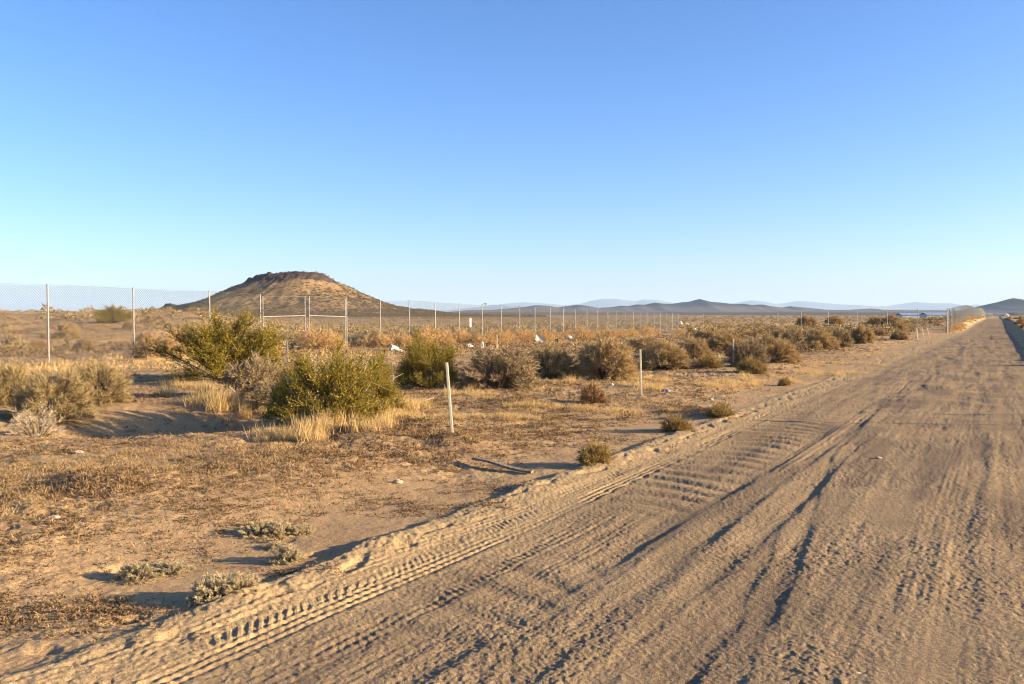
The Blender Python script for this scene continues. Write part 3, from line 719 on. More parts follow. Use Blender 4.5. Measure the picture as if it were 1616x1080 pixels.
def scatter(name, temps, P, S, HS, mat, label, cat, rng, tilt=0.0):
    """many copies of small templates baked into one mesh of stuff"""
    V, Fs, T, o = [], [], [], 0
    which = rng.integers(0, len(temps), len(P)); rot = rng.uniform(0, 2 * np.pi, len(P))
    for ti, (tv, tf, tt) in enumerate(temps):
        m = which == ti; n = int(m.sum())
        if not n: continue
        c, s = np.cos(rot[m])[:, None], np.sin(rot[m])[:, None]
        sx = S[m][:, None]; sz = HS[m][:, None]
        vx = (tv[None, :, 0] * c - tv[None, :, 1] * s) * sx + P[m][:, 0:1]
        vy = (tv[None, :, 0] * s + tv[None, :, 1] * c) * sx + P[m][:, 1:2]
        vz = tv[None, :, 2] * sz + P[m][:, 2:3]
        V.append(np.stack([vx, vy, vz], -1).reshape(-1, 3))
        Fs.append((tf[None] + (np.arange(n) * len(tv))[:, None, None]).reshape(-1, tf.shape[1]) + o)
        T.append(np.clip(np.broadcast_to(tt, (n, len(tv))) * .6 + rng.uniform(0, .4, (n, 1)), 0, 1).ravel())
        o += n * len(tv)
    me = mesh_np(name, np.concatenate(V), np.concatenate(Fs), mat, {'tint': np.concatenate(T)})
    return tag(link(name, me), label, cat, kind='stuff')

def lowshrub(seed):
    br, fo = shrub(seed, stems=16, twigs=60, twig_len=(.12, .28), twig_w=.09, leaves=60, leaf=.13, stem_w=.02, low=.02, up=.2, tmin=.45, lump=.2, spread=.25)
    return fo
lows = [lowshrub(500 + i) for i in range(4)]
far = pts[NI:]; w = rs_.uniform(.7, 1.5, len(far)) * (1 + .5 * sstep(200, 900, far[:, 1]))
scatter('desert_scrub', lows, np.column_stack([far, H(far[:, 0], far[:, 1]) - .03]), w, w * rs_.uniform(.6, .95, len(far)), M['scrub'], 'far scrub covering the desert plain', 'scrub', rs_)
# scrub on the cone hill
cx, D, hx, hy, HZ = CONE
n = 30000
qx = rs_.uniform(-160, 200, n); qy = rs_.uniform(-190, 120, n)
ii = np.clip(((qx - hx[0]) / (hx[1] - hx[0])).astype(int), 0, len(hx) - 1); jj = np.clip(((qy - hy[0]) / (hy[1] - hy[0])).astype(int), 0, len(hy) - 1)
qz = HZ[ii, jj]; m = (qz > .3) & (rs_.uniform(0, 1, n) < .85 - .6 * sstep(16, 30, qz))
w = rs_.uniform(.9, 2.3, m.sum())
scatter('hill_scrub', lows, np.column_stack([qx[m] + cx, qy[m] + D, qz[m] - .1]), w, w * .7, M['hillscrub'], 'dotted scrub growing on the cone shaped hill', 'scrub', rs_)

# ------------------------------------------------------------------ ground cover near the camera
rg = np.random.default_rng(2024)
def blade_tuft(seed, n, spread, h, wd, lean, straight=1.0):
    g = np.random.default_rng(seed)
    b = np.column_stack([g.normal(0, spread, n), g.normal(0, spread, n), np.zeros(n)])
    d = np.column_stack([g.normal(0, lean, n), g.normal(0, lean, n), np.ones(n)]); L = h * g.uniform(.45, 1.1, n)[:, None]
    tip = b + unit(d) * L; ph = g.uniform(0, np.pi, n); s = np.column_stack([np.cos(ph), np.sin(ph), 0 * ph]) * wd
    V = np.stack([b - s, b + s, tip], 1).reshape(-1, 3); V[:, 2] -= 0
    return V, np.arange(n * 3).reshape(-1, 3), np.repeat(g.uniform(0, 1, n), 3)
def lay(n, rmin, rmax, fn, azr=(-34, 34), p=1.6):
    """random points before the camera, denser near it, kept with probability fn(x, y, u, v)"""
    a = np.radians(rg.uniform(*azr, n)); q = rg.uniform(0, 1, n)
    r = (rmin ** (-p + 1) + q * (rmax ** (-p + 1) - rmin ** (-p + 1))) ** (1 / (-p + 1))
    x, y = r * np.sin(a), r * np.cos(a); u, v = uv_road(x, y)
    k = rg.uniform(0, 1, n) < fn(x, y, u, v)
    x, y = x[k], y[k]
    return np.column_stack([x, y, gz(x, y) - .006]), np.hypot(x, y)
def patchy(x, y, s, lo, hi, seed): return sstep(lo, hi, perlin(x / s, y / s, seed) + .5 * perlin(x / (s * .35), y / (s * .35), seed + 1))
verge = lambda v, a=4.0, b=5.6: sstep(a, b, v)
# straw stubble
P, r = lay(150000, 3.4, 75, lambda x, y, u, v: verge(v, 4.6, 6.5) * (.06 + .55 * patchy(x, y, 2.6, -.15, .45, 300)))
S = rg.uniform(.6, 1.4, len(P)) * (1 + .025 * r)
scatter('dry_stubble', [blade_tuft(600 + i, 8, .035, .036, .0020, .6) for i in range(4)], P, S, S * rg.uniform(.6, 1.3, len(P)), M['stubble'], 'short straw stubble over the desert floor', 'dry grass', rg)
# dead brown weeds
def crumb(seed):
    br, fo = shrub(seed, a=.5, h=.36, stems=9, twigs=16, twig_len=(.15, .4), twig_w=.07, leaves=7, leaf=.15, low=0., up=.1, tmin=.1, lump=.2, spread=.5)
    return fo
def weed(seed):
    br, fo = shrub(seed, a=.5, h=.30, stems=14, twigs=55, twig_len=(.10, .28), twig_w=.035, leaves=26, leaf=.07, stem_w=.014, low=0., up=.05, tmin=.2, lump=.2, spread=.4)
    return fo
P, r = lay(190000, 3.4, 70, lambda x, y, u, v: verge(v, 4.3, 6.0) * (.13 + .48 * patchy(x, y, 1.3, -.2, .55, 312)), p=1.4)
bp = []
for bx, by, bh, br in BUMPS:
    if bh > 0: bp.append(np.column_stack([rg.normal(bx, br * .6, 160), rg.normal(by, br * .6, 160)]))
for (qx, qy, ex, ey, n) in [(70, 975, 75, 16, 500), (170, 962, 50, 8, 220), (400, 762, 60, 12, 260), (330, 800, 70, 16, 260), (120, 840, 60, 14, 200), (470, 905, 40, 5, 60), (600, 795, 35, 9, 160), (660, 805, 30, 8, 120), (760, 770, 40, 8, 140),
                            (560, 740, 60, 10, 200), (690, 735, 60, 8, 160), (860, 690, 60, 8, 160), (230, 770, 60, 8, 160), (40, 770, 40, 8, 160), (300, 880, 50, 12, 90), (1000, 700, 30, 8, 90), (760, 800, 26, 4, 80)]:
    for _ in range(n):
        bp.append(np.array([at(qx + rg.normal(0, ex), qy + rg.normal(0, ey))]))
bp = np.concatenate(bp); P = np.concatenate([P, np.column_stack([bp, gz(bp[:, 0], bp[:, 1]) - .006])]); r = np.hypot(P[:, 0], P[:, 1])
S = rg.uniform(.03, .09, len(P)) * (1 + .022 * r)
scatter('dead_weed_crumbs', [crumb(660 + i) for i in range(6)], P, S, S * rg.uniform(.35, .9, len(P)), M['weeds'], 'fine dead plant crumbs speckling the sand', 'dead weeds', rg)
P, r = lay(16000, 3.4, 60, lambda x, y, u, v: verge(v, 4.2, 5.4) * patchy(x, y, 1.7, -.05, .5, 310))
S = rg.uniform(.05, .17, len(P)) * (1 + .02 * r)
scatter('dead_weeds', [weed(640 + i) for i in range(5)], P, S, S * rg.uniform(.6, 1.3, len(P)), M['weeds'], 'low dead brown weeds in patches on the sand', 'dead weeds', rg)
P, r = lay(110000, 9, 75, lambda x, y, u, v: verge(v, 3.9, 5.0) * sstep(18, 11, v) * (.07 + .30 * patchy(x, y, 1.8, -.1, .6, 318) * patchy(x, y, .5, -.3, .3, 319)), azr=(-14, 32), p=1.3)
S = rg.uniform(.05, .14, len(P)) * (1 + .012 * r)
scatter('verge_weeds', [crumb(670 + i) for i in range(6)], P, S, S * rg.uniform(.35, .9, len(P)), M['weeds'], 'dead low weeds along the verge of the road', 'dead weeds', rg)
P, r = lay(16000, 34, 150, lambda x, y, u, v: verge(v, 5.2, 8) * (.2 + .8 * patchy(x, y, 6, -.2, .4, 316)), p=1.1)
S = rg.uniform(.2, .55, len(P))
scatter('ground_shrubs', [crumb(680 + i) for i in range(6)], P, S, S * rg.uniform(.5, 1.1, len(P)), M['weeds'], 'low brown ground shrubs over the flat around the fences', 'ground shrubs', rg)
# taller golden grass in the places the photograph has it
spots = [(560, 676, 60, 14), (490, 688, 50, 12), (600, 662, 40, 12), (440, 690, 30, 8), (620, 648, 40, 10), (365, 645, 60, 16), (400, 650, 40, 14), (335, 625, 50, 16), (300, 612, 50, 10), (560, 655, 70, 16), (500, 665, 70, 14), (600, 640, 50, 14), (450, 668, 60, 10), (730, 612, 45, 12), (745, 625, 40, 8), (880, 600, 30, 9), (1180, 606, 80, 10),
         (1120, 610, 60, 8), (990, 612, 60, 10), (1040, 600, 40, 10), (900, 645, 60, 6), (840, 640, 50, 6), (800, 660, 60, 6), (1320, 590, 40, 6), (1290, 590, 40, 6), (1210, 600, 40, 8),
         (660, 640, 40, 8), (240, 575, 40, 8), (280, 570, 40, 8), (700, 660, 60, 6), (1000, 650, 60, 5), (1385, 560, 40, 5), (430, 585, 30, 6), (1330, 575, 60, 5), (640, 655, 40, 6)]
gp, gs = [], []
for (sx, sy, ex, ey) in spots:
    n = int(14 + ex * 1.7)
    cl_ = [(sx + rg.normal(0, ex * .5), sy + rg.normal(0, ey * .35), rg.uniform(.5, 1.15)) for _ in range(7)]
    for _ in range(n):
        q = cl_[int(rg.integers(0, 7))]; x, y = at(q[0] + rg.normal(0, ex * .11), q[1] + rg.normal(0, ey * .10)); gp.append((x, y)); gs.append(ey / 14 * q[2])
gp = np.array(gp); gs = np.clip(np.array(gs), .35, 1.15)
S = rg.uniform(.7, 1.3, len(gp))
scatter('dry_grass', [blade_tuft(700 + i, 16, .05, .27, .0032, .28) for i in range(4)], np.column_stack([gp, gz(gp[:, 0], gp[:, 1]) - .01]), S, S * gs * rg.uniform(.7, 1.2, len(gp)), M['grass'], 'golden dry grass around the bushes', 'dry grass', rg)
# brushy grass on the ground beyond and along the fence
P, r = lay(20000, 26, 260, lambda x, y, u, v: verge(v, 7, 10) * (.06 + .6 * patchy(x, y, 5, -.1, .5, 320)), p=1.3)
S = rg.uniform(.8, 1.6, len(P)) * (1 + .006 * r)
scatter('straw_grass', [blade_tuft(760 + i, 12, .14, .13, .008, .7) for i in range(4)], P, S, S * rg.uniform(.5, 1.2, len(P)), M['grass'], 'thin straw grass on the plain around the fence', 'dry grass', rg)
# pebbles and crumbs of soil
def pebble(seed):
    g = np.random.default_rng(seed)
    t = (1 + 5 ** .5) / 2
    v = np.array([(-1, t, 0), (1, t, 0), (-1, -t, 0), (1, -t, 0), (0, -1, t), (0, 1, t), (0, -1, -t), (0, 1, -t), (t, 0, -1), (t, 0, 1), (-t, 0, -1), (-t, 0, 1)], float)
    v = unit(v) * g.uniform(.7, 1.15, (12, 1)) * [1, .8, .6]
    f = np.array([(0, 11, 5), (0, 5, 1), (0, 1, 7), (0, 7, 10), (0, 10, 11), (1, 5, 9), (5, 11, 4), (11, 10, 2), (10, 7, 6), (7, 1, 8), (3, 9, 4), (3, 4, 2), (3, 2, 6), (3, 6, 8), (3, 8, 9), (4, 9, 5), (2, 4, 11), (6, 2, 10), (8, 6, 7), (9, 8, 1)])
    return v, f, np.full(12, g.uniform())
P, r = lay(20000, 3.3, 40, lambda x, y, u, v: .25 + .6 * patchy(x, y, .9, 0, .5, 330) * sstep(3.0, 2.0, v) + .3 * sstep(3.8, 4.6, v), p=1.9)
S = .0025 + .006 * rg.uniform(0, 1, len(P)) ** 4 + .012 * rg.uniform(0, 1, len(P)) ** 30
scatter('pebbles', [pebble(800 + i) for i in range(6)], P, S, S, M['stone'], 'small pebbles and crumbs scattered over road and sand', 'pebbles', rg)

# ------------------------------------------------------------------ fences
FH = 2.44
def path_pos(path, s):
    """point at length s along a polyline"""
    path = np.asarray(path, float); seg = np.linalg.norm(np.diff(path, axis=0), axis=1); cum = np.concatenate([[0], np.cumsum(seg)])
    return np.column_stack([np.interp(s, cum, path[:, 0]), np.interp(s, cum, path[:, 1])])
def smooth_ground(x, y): return H(x, y)

def wire_mesh(name, p0, p1, parent, cell=.09, wd=.005, hgt=FH, foot=.06, seg=.36):
    p0 = np.asarray(p0, float); p1 = np.asarray(p1, float); L = np.linalg.norm(p1 - p0); d = (p1 - p0) / L; nrm = np.array([d[1], -d[0]])
    ns = int(math.ceil((hgt - foot) / seg)); seg = (hgt - foot) / ns
    V, Fs, o = [], [], 0
    for sg in (1, -1):
        k = np.arange(-int(hgt / cell) - 1, int((L + hgt) / cell) + 2) * cell
        s0 = (k[:, None] + sg * np.arange(ns)[None] * seg).ravel(); h0 = np.broadcast_to(np.arange(ns)[None] * seg, (len(k), ns)).ravel()
        s1 = s0 + sg * seg; h1 = h0 + seg
        ok = (np.minimum(s0, s1) >= 0) & (np.maximum(s0, s1) <= L); s0, s1, h0, h1 = s0[ok], s1[ok], h0[ok], h1[ok]
        ring = []
        for s, h in ((s0, h0), (s1, h1)):
            x = p0[0] + d[0] * s; y = p0[1] + d[1] * s; z = smooth_ground(x, y) + foot + h
            c = np.column_stack([x, y, z]); side = np.array([d[0] * .707, d[1] * .707, -.707 * sg]) * wd * .5; nn = np.array([nrm[0], nrm[1], 0]) * wd * .8
            ring += [c + side, c - side, c + nn]
        vv = np.stack(ring, 1).reshape(-1, 3); b = np.arange(len(s0))[:, None] * 6
        Fs.append(np.concatenate([b + [0, 1, 4, 3], b + [1, 2, 5, 4], b + [2, 0, 3, 5]], 0) + o); V.append(vv); o += len(vv)
    return link(name, mesh_np(name, np.concatenate(V), np.concatenate(Fs), M['wire']), parent)

def post_mesh(h, r, parent, name, loc, lean=(0, 0)):
    b = MB(); b.tube([(0, 0, -.25), (lean[0], lean[1], h)], r, 10)
    b.tube([(lean[0], lean[1], h), (lean[0], lean[1], h + .02), (lean[0], lean[1], h + .05)], [r * 1.35, r * 1.3, r * .4], 10)
    for f in (.25, .5, .75): b.tube([(lean[0] * f, lean[1] * f, h * f - .012), (lean[0] * f, lean[1] * f, h * f + .012)], r * 1.18, 10)
    return b.build(name, M['steel'], parent, loc, smooth=False)

def line_wire(p0, p1, hts, parent, name='line_wire', r=.0028, step=3.0):
    b = MB(); L = math.dist(p0, p1); n = max(2, int(L / step))
    for h in hts:
        pts_ = []
        for i in range(n + 1):
            f = i / n; x = p0[0] + (p1[0] - p0[0]) * f; y = p0[1] + (p1[1] - p0[1]) * f
            pts_.append((x, y, float(H(x, y)) + h))
        b.tube(pts_, r, 4, False)
    return b.build(name, M['wire'], parent)

def chain_fence(label, group, stations, name='chain_link_fence', rad=.028, mesh_cell=.09, mesh_wd=.007, hgt=FH, proto_share=True):
    """stations: plan points of the posts, in order"""
    root = link(name, None, loc=(0, 0, 0)); tag(root, label, 'fence', group)
    first = None
    for (x, y) in stations:
        z = float(H(x, y))
        if first is None: first = post_mesh(hgt, rad, root, 'post', (x, y, z))
        else:
            c = first.copy(); COL.objects.link(c); c.location = (x, y, z); c.rotation_euler.z = rt.uniform(0, 6); c.parent = root
    p0, p1 = stations[0], stations[-1]
    if mesh_cell: wire_mesh('wire_mesh', p0, p1, root, mesh_cell, mesh_wd, hgt)
    line_wire(p0, p1, [hgt + .01, .07] if mesh_cell else [hgt - .03, hgt * .62, hgt * .3], root)
    return root

def onA(px): p = A0 + AD * fence_t(px); return (float(p[0]), float(p[1]))
left_posts = [onA(q) for q in (-470, -255, -75, 76, 211, 331, 411)]
FA1 = chain_fence('tall chain-link fence left of the gate, on thin steel posts', 'chain-link fences', left_posts)
right_px = [547, 600, 646, 687, 725, 761, 791, 820, 844, 868, 889, 908, 926, 943, 959, 973, 986, 999, 1011, 1022, 1032, 1042, 1051, 1061, 1070]
right_posts = [onA(q) for q in right_px]
FA2 = chain_fence('chain-link fence running from the gate into the distance, tumbleweeds at its foot', 'chain-link fences', right_posts, mesh_wd=.0055)
# small fitting on the top of one post
p761 = onA(761); b = MB(); z0 = float(H(*p761))
b.tube([(0, 0, FH + .03), (.10, 0, FH + .08), (.17, 0, FH + .07)], .014, 6); b.box((.22, 0, FH + .07), (.12, .07, .07))
o = b.build('arm_fitting', M['black'], FA2, (p761[0], p761[1], z0))
tag(o, 'small dark fitting on an arm at a post top')
# gate of two leaves
g0, g1, gm = np.array(onA(413.5)), np.array(onA(545.5)), None
ga, gb = np.array(onA(482)), np.array(onA(487))
def gate_leaf(pa, pb, label, brace):
    z = float(H(pa[0], pa[1])); root = link('gate_leaf', None, loc=(pa[0], pa[1], z)); tag(root, label, 'gate', 'leaves of the double gate')
    d = pb - pa; L = np.linalg.norm(d); d = d / L; r = .022
    def pt(s, h): return (d[0] * s, d[1] * s, h + float(H(pa[0] + d[0] * s, pa[1] + d[1] * s)) - z)
    for s in (.06, L - .03):
        b = MB(); b.tube([pt(s, .10), pt(s, FH - .04)], r, 8); b.build('upright', M['steel'], root)
    b = MB(); b.tube([pt(.09, 1.52), pt(L - .05, 1.52)], .022, 8); b.build('middle_rail', M['steel'], root)
    b = MB(); b.tube([pt(.09, .13), pt(L - .05, .13)], .022, 8); b.build('bottom_rail', M['steel'], root)
    b = MB(); b.tube([pt(.08, FH - .05), pt(L - .05, FH - .05)], .004, 6); b.build('top_wire', M['steel'], root)
    b = MB()
    b.tube([pt(.1, .2), pt(L - .07, 1.48)] if brace else [pt(.1, 1.48), pt(L - .07, .2)], .006, 6); b.build('brace_rod', M['steel'], root)
    w_ = wire_mesh('wire_mesh', pa + d * .07, pb - d * .04, None, .075, .0034, FH - .05, .12)
    w_.parent = root; w_.location = (-pa[0], -pa[1], -z)
gate_leaf(g0, ga, 'left leaf of the double chain-link gate, with a bright middle rail', True)
gate_leaf(gb, g1, 'right leaf of the double chain-link gate, its rail ending at the fence post', False)

# corner fence: plain posts with line wires
CE = np.array([44.0, 88.0]); AE = np.array(right_posts[-1])
def onB(px):
    k = (px - 808) / F; d = CE - AE; s = (k * AE[1] - AE[0]) / (d[0] - k * d[1]); p = AE + d * s; return (float(p[0]), float(p[1]))
FB = chain_fence('open corner fence of bare pale posts and thin wires across the scrub', None, [onB(q) for q in (1110, 1227, 1264, 1307, 1353, 1400, 1448)], 'wire_fence', .03, None, 0, FH)
# far fence along the road
cposts = []
u0 = CE @ RD; v0 = CE @ RL
for k in range(98):
    p = (u0 + 3.05 * k) * RD + v0 * RL; cposts.append((float(p[0]), float(p[1])))
FC = chain_fence('far chain-link fence climbing the bank beside the road, posts crowding together', 'chain-link fences', cposts, rad=.036, mesh_cell=.36, mesh_wd=.0020)
for ch in FC.children:
    if ch.name.startswith('post'): ch.data.materials[0] = M['far_steel']
    else: ch.data.materials[0] = M['far_wire']
b = MB(); z0 = float(H(*CE)); q1 = 1.9
b.tube([(0, 0, -.2), (0, 0, FH + .08)], .055, 10); gp_ = b.build('corner_post', M['steel'], FC, (CE[0] - .15, CE[1] - .12, z0))
b = MB(); b.tube([(0, 0, 1.45), (RD[0] * 3, RD[1] * 3, 1.45)], .03, 8); b.build('brace_rail', M['steel'], FC, (CE[0] - .15, CE[1] - .12, z0))

# sign hung on the fence
sx = onA(742); zs = float(H(*sx)); b = MB()
ang = math.atan2(AD[1], AD[0])
from mathutils import Matrix
b.box((0, 0, 0), (.20, .012, .56), Matrix.Rotation(ang, 3, 'Z'), 0)
sg = b.build('sign', M['signmat'], None, (sx[0] + AN[0] * .02, sx[1] + AN[1] * .02, zs + 1.30), bevel=.004)
tag(sg, 'blank white upright sign hung on the chain-link fence', 'sign')

# ------------------------------------------------------------------ stakes
def stake(px, base, top, wide, label, group, thick=None, mat='stake', name='marker_stake'):
    x, y = at(px, base); z = float(gz(x, y)[0]); k = y / F
    h = (base - top[1]) * k; dx = (top[0] - px) * k
    b = MB(); w_ = wide
    b.box((0, 0, 0), (w_, w_ * .6, h + .2), None)
    b.v = [(p[0] + dx * ((p[2] + h / 2 + .1) / (h + .2)), p[1], p[2] + h / 2 - .1) for p in b.v]
    o = b.build(name, M[mat], None, (x, y, z), bevel=w_ * .18)
    return tag(o, label, 'stake', group)
GS = 'pale marker stakes along the road'
stake(715.5, 684, (705, 572), .034, 'nearest and tallest pale stake, tilted to the left, in front of the green creosote', GS)
stake(1012.5, 624, (1010, 551), .036, 'second pale stake, nearly upright, beside the tall dense saltbush', GS)
stake(1157.5, 579, (1157, 536), .042, 'third pale stake, upright, against the dark low bushes', GS)
stake(1448.5, 537, (1446, 518), .07, 'left and nearest of the three short stakes before the far fence', GS)
stake(1459, 534, (1455, 519), .06, 'middle of the three short stakes before the far fence', GS)
stake(1467, 533, (1463, 518), .06, 'right one of the three short stakes before the far fence', GS)
stake(454, 575, (453, 538), .05, 'short steel stake standing in front of the gate', None, mat='steel', name='steel_stake')
stake(784.5, 553, (784, 528), .05, 'thin pale stake among the tumbleweeds by the fence', GS)
# two marker posts on the right verge just outside the picture; their shadows cross the road
for (sx_, sy_, hh) in ((11.9, 12.85, 1.35), (9.4, 11.9, 1.5)):
    b = MB(); b.box((0, 0, hh / 2 - .1), (.06, .045, hh + .2)); z = float(gz(sx_, sy_)[0])
    tag(b.build('verge_post', M['stake'], None, (sx_, sy_, z), bevel=.008), 'pale post on the right verge casting a thin shadow over the road', 'stake', 'posts on the right verge')

# ------------------------------------------------------------------ litter and small things
rl = np.random.default_rng(31)
def crumple(name, px, py, wpx, hpx, mat, label, cat, seed, group=None, flat=.0, rough=.35):
    x, y = at(px, py); k = y / F; z = float(gz(x, y)[0])
    bm = bmesh.new(); bmesh.ops.create_icosphere(bm, subdivisions=3, radius=1)
    for v in bm.verts:
        c = v.co.copy(); n = float(perlin(c.x * 1.7 + seed, c.y * 1.7 + c.z * 2.1, seed)) + .5 * float(perlin(c.x * 4 + seed, c.y * 4 - c.z * 3.3, seed + 1))
        c *= 1 + rough * n; v.co = (c.x * wpx * k / 2, c.y * wpx * k * .38, max(-.35, c.z) * hpx * k * .62 + hpx * k * .2)
    me = bpy.data.meshes.new(name); bm.to_mesh(me); bm.free(); me.materials.append(M[mat])
    return tag(link(name, me, None, (x, y, z)), label, cat, group)
def slab(name, px, py, wpx, dpx, hpx, mat, label, cat, rotz, tiltx=0, tilty=0, group=None, sink=.0):
    x, y = at(px, py); k = y / F; z = float(gz(x, y)[0])
    b = MB(); b.box((0, 0, hpx * k / 2), (wpx * k, dpx * k, hpx * k), None, .012, rl)
    o = b.build(name, M[mat], None, (x, y, z - sink), bevel=.012); o.rotation_euler = (tiltx, tilty, rotz)
    return tag(o, label, cat, group)
slab('concrete_block', 620, 554, 12, 10, 9, 'concrete', 'upright pale broken block by the fence right of the gate', 'block', .5, .1, .35)
slab('pale_board', 631, 556, 18, 12, 3, 'white', 'pale flat board lying beside the broken block', 'board', -.3, .12, .32)
GT = 'litter along the fence'
crumple('rubbish_bag', 740, 549, 11, 7, 'white', 'white crumpled bag below the sign', 'rubbish', 3, GT)
crumple('rubbish_bag', 761, 549, 6, 13, 'white', 'upright white rag leaning at the fence post near the sign', 'rubbish', 8, GT)
crumple('rubbish_bag', 771, 547, 8, 8, 'black', 'black bag on the sand right of the sign', 'rubbish', 12, GT)
crumple('rubbish_bag', 757, 550, 12, 4, 'concrete', 'pale flat litter between the white and the black bags', 'rubbish', 15, GT)
x, y = at(851, 540); k = y / F; z = float(gz(x, y)[0]); b = MB()
b.add([(-6 * k, 0, 0), (9 * k, .25, 0), (11 * k, .1, 5 * k), (-2 * k, .02, 14 * k), (-5 * k, .05, 14 * k), (-6 * k, .30, 0), (9 * k, .42, 0), (11 * k, .30, 5 * k), (-2 * k, .1, 14 * k), (-5 * k, .12, 14 * k)],
      [(0, 1, 2, 3, 4), (5, 9, 8, 7, 6), (0, 5, 6, 1), (1, 6, 7, 2), (2, 7, 8, 3), (3, 8, 9, 4), (4, 9, 5, 0)])
tag(b.build('broken_panel', M['white'], None, (x, y, z)), 'broken cream panel standing pointed among the tumbleweeds', 'panel')
crumple('rubbish_bag', 879, 541, 5, 8, 'black', 'small black bag among the tumbleweeds right of the broken panel', 'rubbish', 18, GT)
crumple('rubbish_bag', 899, 536, 8, 8, 'white', 'white bag caught in the tumbleweeds, a little past the broken panel', 'rubbish', 21, GT)
crumple('rubbish_bag', 1074, 512, 6, 6, 'white', 'white bag on top of the tumbleweeds at the fence corner', 'rubbish', 25, GT)
crumple('rubbish_bag', 1083, 514, 7, 5, 'white', 'second white bag at the fence corner, lower in the scrub', 'rubbish', 27, GT)
crumple('rubbish_bag', 1096, 523, 8, 6, 'white', 'white bag in the scrub before the lone corner post', 'rubbish', 29, GT)
crumple('rubbish_bag', 1051, 619, 15, 6, 'blue', 'blue and grey rag on the sand right of the second stake', 'rubbish', 33, GT)
crumple('paper_scrap', 965, 609, 7, 5, 'white', 'white scrap in the straw left of the second stake', 'rubbish', 35, GT)
crumple('paper_scrap', 1123, 632, 6, 4, 'white', 'white scrap on bare sand beyond the straw-tipped tuft', 'rubbish', 37, GT)
crumple('stone', 1386, 724, 12, 4, 'stone', 'half-buried stone in the middle of the road', 'stone', 41, None, rough=.2)
crumple('stone', 628, 763, 16, 7, 'stone', 'pale stone on the sand left of the plank', 'stone', 43, 'stones on the verge', rough=.2)
crumple('stone', 84, 822, 22, 7, 'stone', 'pale flat stone on the sand near the left edge', 'stone', 45, 'stones on the verge', rough=.2)
crumple('stone', 122, 716, 18, 5, 'stone', 'pale stone near the bleached dead bush', 'stone', 47, 'stones on the verge', rough=.2)
for (q, w, h, s) in (((1515, 513), 8, 4, 51), ((1541, 508), 7, 4, 52), ((1587, 499.5), 9, 5, 53)):
    crumple('rubbish_bag', q[0], q[1], w, h, 'concrete', ['pale litter low on the bank of the far fence', 'pale litter halfway along the far bank', 'pale heap where the road meets the skyline'][s - 51], 'rubbish', s, GT)
# curved weathered plank half-buried on the verge
xa, ya = at(744, 736); xb, yb = at(838, 750); b = MB(); n = 12
vs = []
for i in range(n + 1):
    f = i / n; x = xa + (xb - xa) * f; y = ya + (yb - ya) * f + .03 * math.sin(f * 3.1); z = float(H(x, y)) + .065 - .05 * f + .012 * math.sin(f * 6)
    for (dx, dz) in ((0, 0), (0, .022), (.085, .022), (.085, 0)): vs.append((x + dx * .3, y + dx, z + dz))
fs = []
for i in range(n):
    for k in range(4): fs.append((i * 4 + k, i * 4 + (k + 1) % 4, i * 4 + 4 + (k + 1) % 4, i * 4 + 4 + k))
fs += [(0, 1, 2, 3), (n * 4 + 3, n * 4 + 2, n * 4 + 1, n * 4)]
b.add(vs, fs); tag(b.build('plank', M['wood'], None), 'curved weathered dark plank lying on the sand behind the berm', 'plank')
# bleached sticks
def stick(points, r, label):
    b = MB(); P3 = []
    for (px, py, up) in points:
        x, y = at(px, py); P3.append((x, y, float(gz(x, y)[0]) + up))
    b.tube(P3, [r * (1 - .7 * i / (len(P3) - 1)) for i in range(len(P3))], 6)
    me_ = b.build('dead_stick', M['dead'], None)
    tag(me_, label, 'stick', 'bleached dead sticks')
stick([(632, 641, .03), (645, 642, .05), (656, 641, .04), (664, 639, .02)], .012, 'bleached stick lying on the sand left of the nearest stake')
stick([(664, 637, .02), (675, 635, .05), (685, 633, .06)], .010, 'short bleached stick pointing at the nearest stake')
stick([(600, 652, .02), (612, 640, .12), (621, 622, .28), (619, 605, .45)], .012, 'bare curved stick rising between the creosotes')
stick([(362, 636, .25), (380, 640, .1), (390, 645, .02)], .016, 'bare grey limb fallen from the half-dead bush')

# low pale sheds far beyond the corner fence
def shed(px0, px1, D, hgt, label):
    x0 = pxh(px0, 490, D)[0]; x1 = pxh(px1, 490, D)[0]; z = float(H((x0 + x1) / 2, D)); root = link('low_shed', None, loc=(x0, D, z)); tag(root, label, 'shed', 'pale sheds beyond the corner fence')
    L = x1 - x0; b = MB(); b.box((L / 2, 6, hgt * .3), (L - .6, 11.4, hgt * .6)); b.build('wall', M['shedwall'], root)
    b = MB(); b.add([(0, 0, hgt * .55), (L, 0, hgt * .55), (L, 7, hgt), (0, 7, hgt), (0, 14, hgt * .55), (L, 14, hgt * .55), (0, 0, hgt * .61), (L, 0, hgt * .61), (L, 7, hgt * 1.06), (0, 7, hgt * 1.06), (0, 14, hgt * .61), (L, 14, hgt * .61)],
                   [(0, 1, 2, 3), (3, 2, 5, 4), (6, 9, 8, 7), (9, 10, 11, 8), (0, 6, 7, 1), (4, 5, 11, 10), (0, 3, 9, 6), (3, 4, 10, 9), (1, 7, 8, 2), (2, 8, 11, 5)])
    b.build('roof', M['roofm'], root)
shed(1424, 1462, 620, 3.4, 'left half of the low pale sheds far behind the corner posts')
shed(1464, 1504, 600, 3.6, 'right half of the low pale sheds, ending at the far fence')

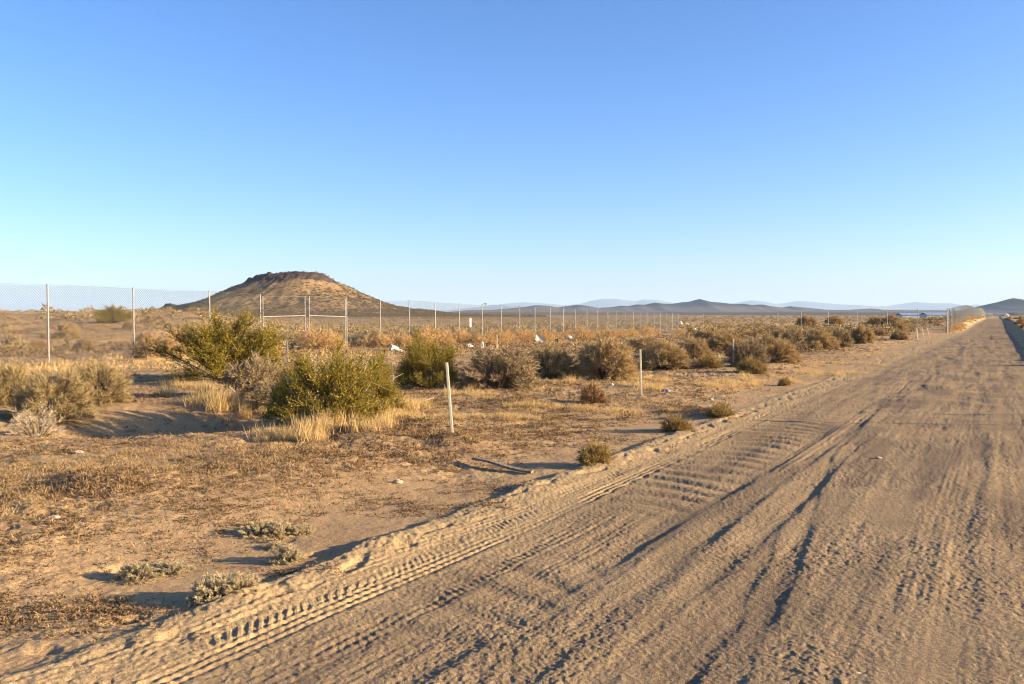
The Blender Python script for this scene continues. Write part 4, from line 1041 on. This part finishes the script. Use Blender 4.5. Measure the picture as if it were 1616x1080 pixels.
# ------------------------------------------------------------------ air
hz = MB(); hz.box((0, 6000, 190), (46000, 40000, 392)); hb = hz.build('haze', M['white'])
hb.data.materials.clear()
m, nt, out = new_mat('thin desert haze'); pv = nd(nt, 'ShaderNodeVolumePrincipled')
pv.inputs['Color'].default_value = (.50, .72, 1, 1); pv.inputs['Density'].default_value = 5e-5; pv.inputs['Anisotropy'].default_value = 0.0
nt.links.new(pv.outputs[0], out.inputs['Volume']); hb.data.materials.append(m)
tag(hb, 'thin pale haze over the far plain', 'haze', kind='stuff')

# ------------------------------------------------------------------ sky, sun, camera
world = bpy.data.worlds.new('World'); scene.world = world; world.use_nodes = True
nt = world.node_tree; nt.nodes.clear()
sky = nt.nodes.new('ShaderNodeTexSky'); sky.sky_type = 'NISHITA'; sky.sun_disc = False
sky.sun_elevation = SUN_EL; sky.sun_rotation = SUN_AZ; sky.altitude = 800; sky.air_density = .88; sky.dust_density = 1.7; sky.ozone_density = 3.9
bg = nt.nodes.new('ShaderNodeBackground'); bg.inputs['Strength'].default_value = .084
wo = nt.nodes.new('ShaderNodeOutputWorld'); hs = nt.nodes.new('ShaderNodeHueSaturation'); gn = nt.nodes.new('ShaderNodeMix'); gn.data_type = 'RGBA'; gn.blend_type = 'MULTIPLY'; gn.inputs[0].default_value = 1; gn.inputs[7].default_value = (1.10, .945, 1.0, 1)      # white balance of the sky
hs.inputs['Saturation'].default_value = 1.12
nt.links.new(sky.outputs[0], hs.inputs['Color']); nt.links.new(hs.outputs[0], gn.inputs[6]); nt.links.new(gn.outputs[2], bg.inputs[0]); nt.links.new(bg.outputs[0], wo.inputs[0])

sl = bpy.data.lights.new('sun', 'SUN'); sl.energy = 5.0; sl.angle = math.radians(.5); sl.color = (1, .775, .48)
so = link('sun', sl); so.rotation_euler = SUN_DIR.to_track_quat('Z', 'Y').to_euler(); so.location = (60, -10, 40)

cam = bpy.data.cameras.new('camera'); co = link('camera', cam)
cam.sensor_width = 36; cam.lens = 36 * F / 1616; cam.clip_start = .05; cam.clip_end = 80000
co.location = (0, 0, EYE); co.rotation_euler = (math.pi / 2 - PITCH, 0, 0)
scene.camera = co

vs_ = scene.view_settings; vs_.view_transform = 'Standard'; vs_.look = 'None'; vs_.exposure = 1.82; vs_.gamma = 1; vs_.use_curve_mapping = False
scene.cycles.max_bounces = 6; scene.cycles.diffuse_bounces = 3; scene.cycles.transmission_bounces = 3; scene.cycles.volume_bounces = 1
scene.cycles.use_denoising = True; scene.cycles.pixel_filter_type = 'BLACKMAN_HARRIS'; scene.cycles.filter_width = 1.1
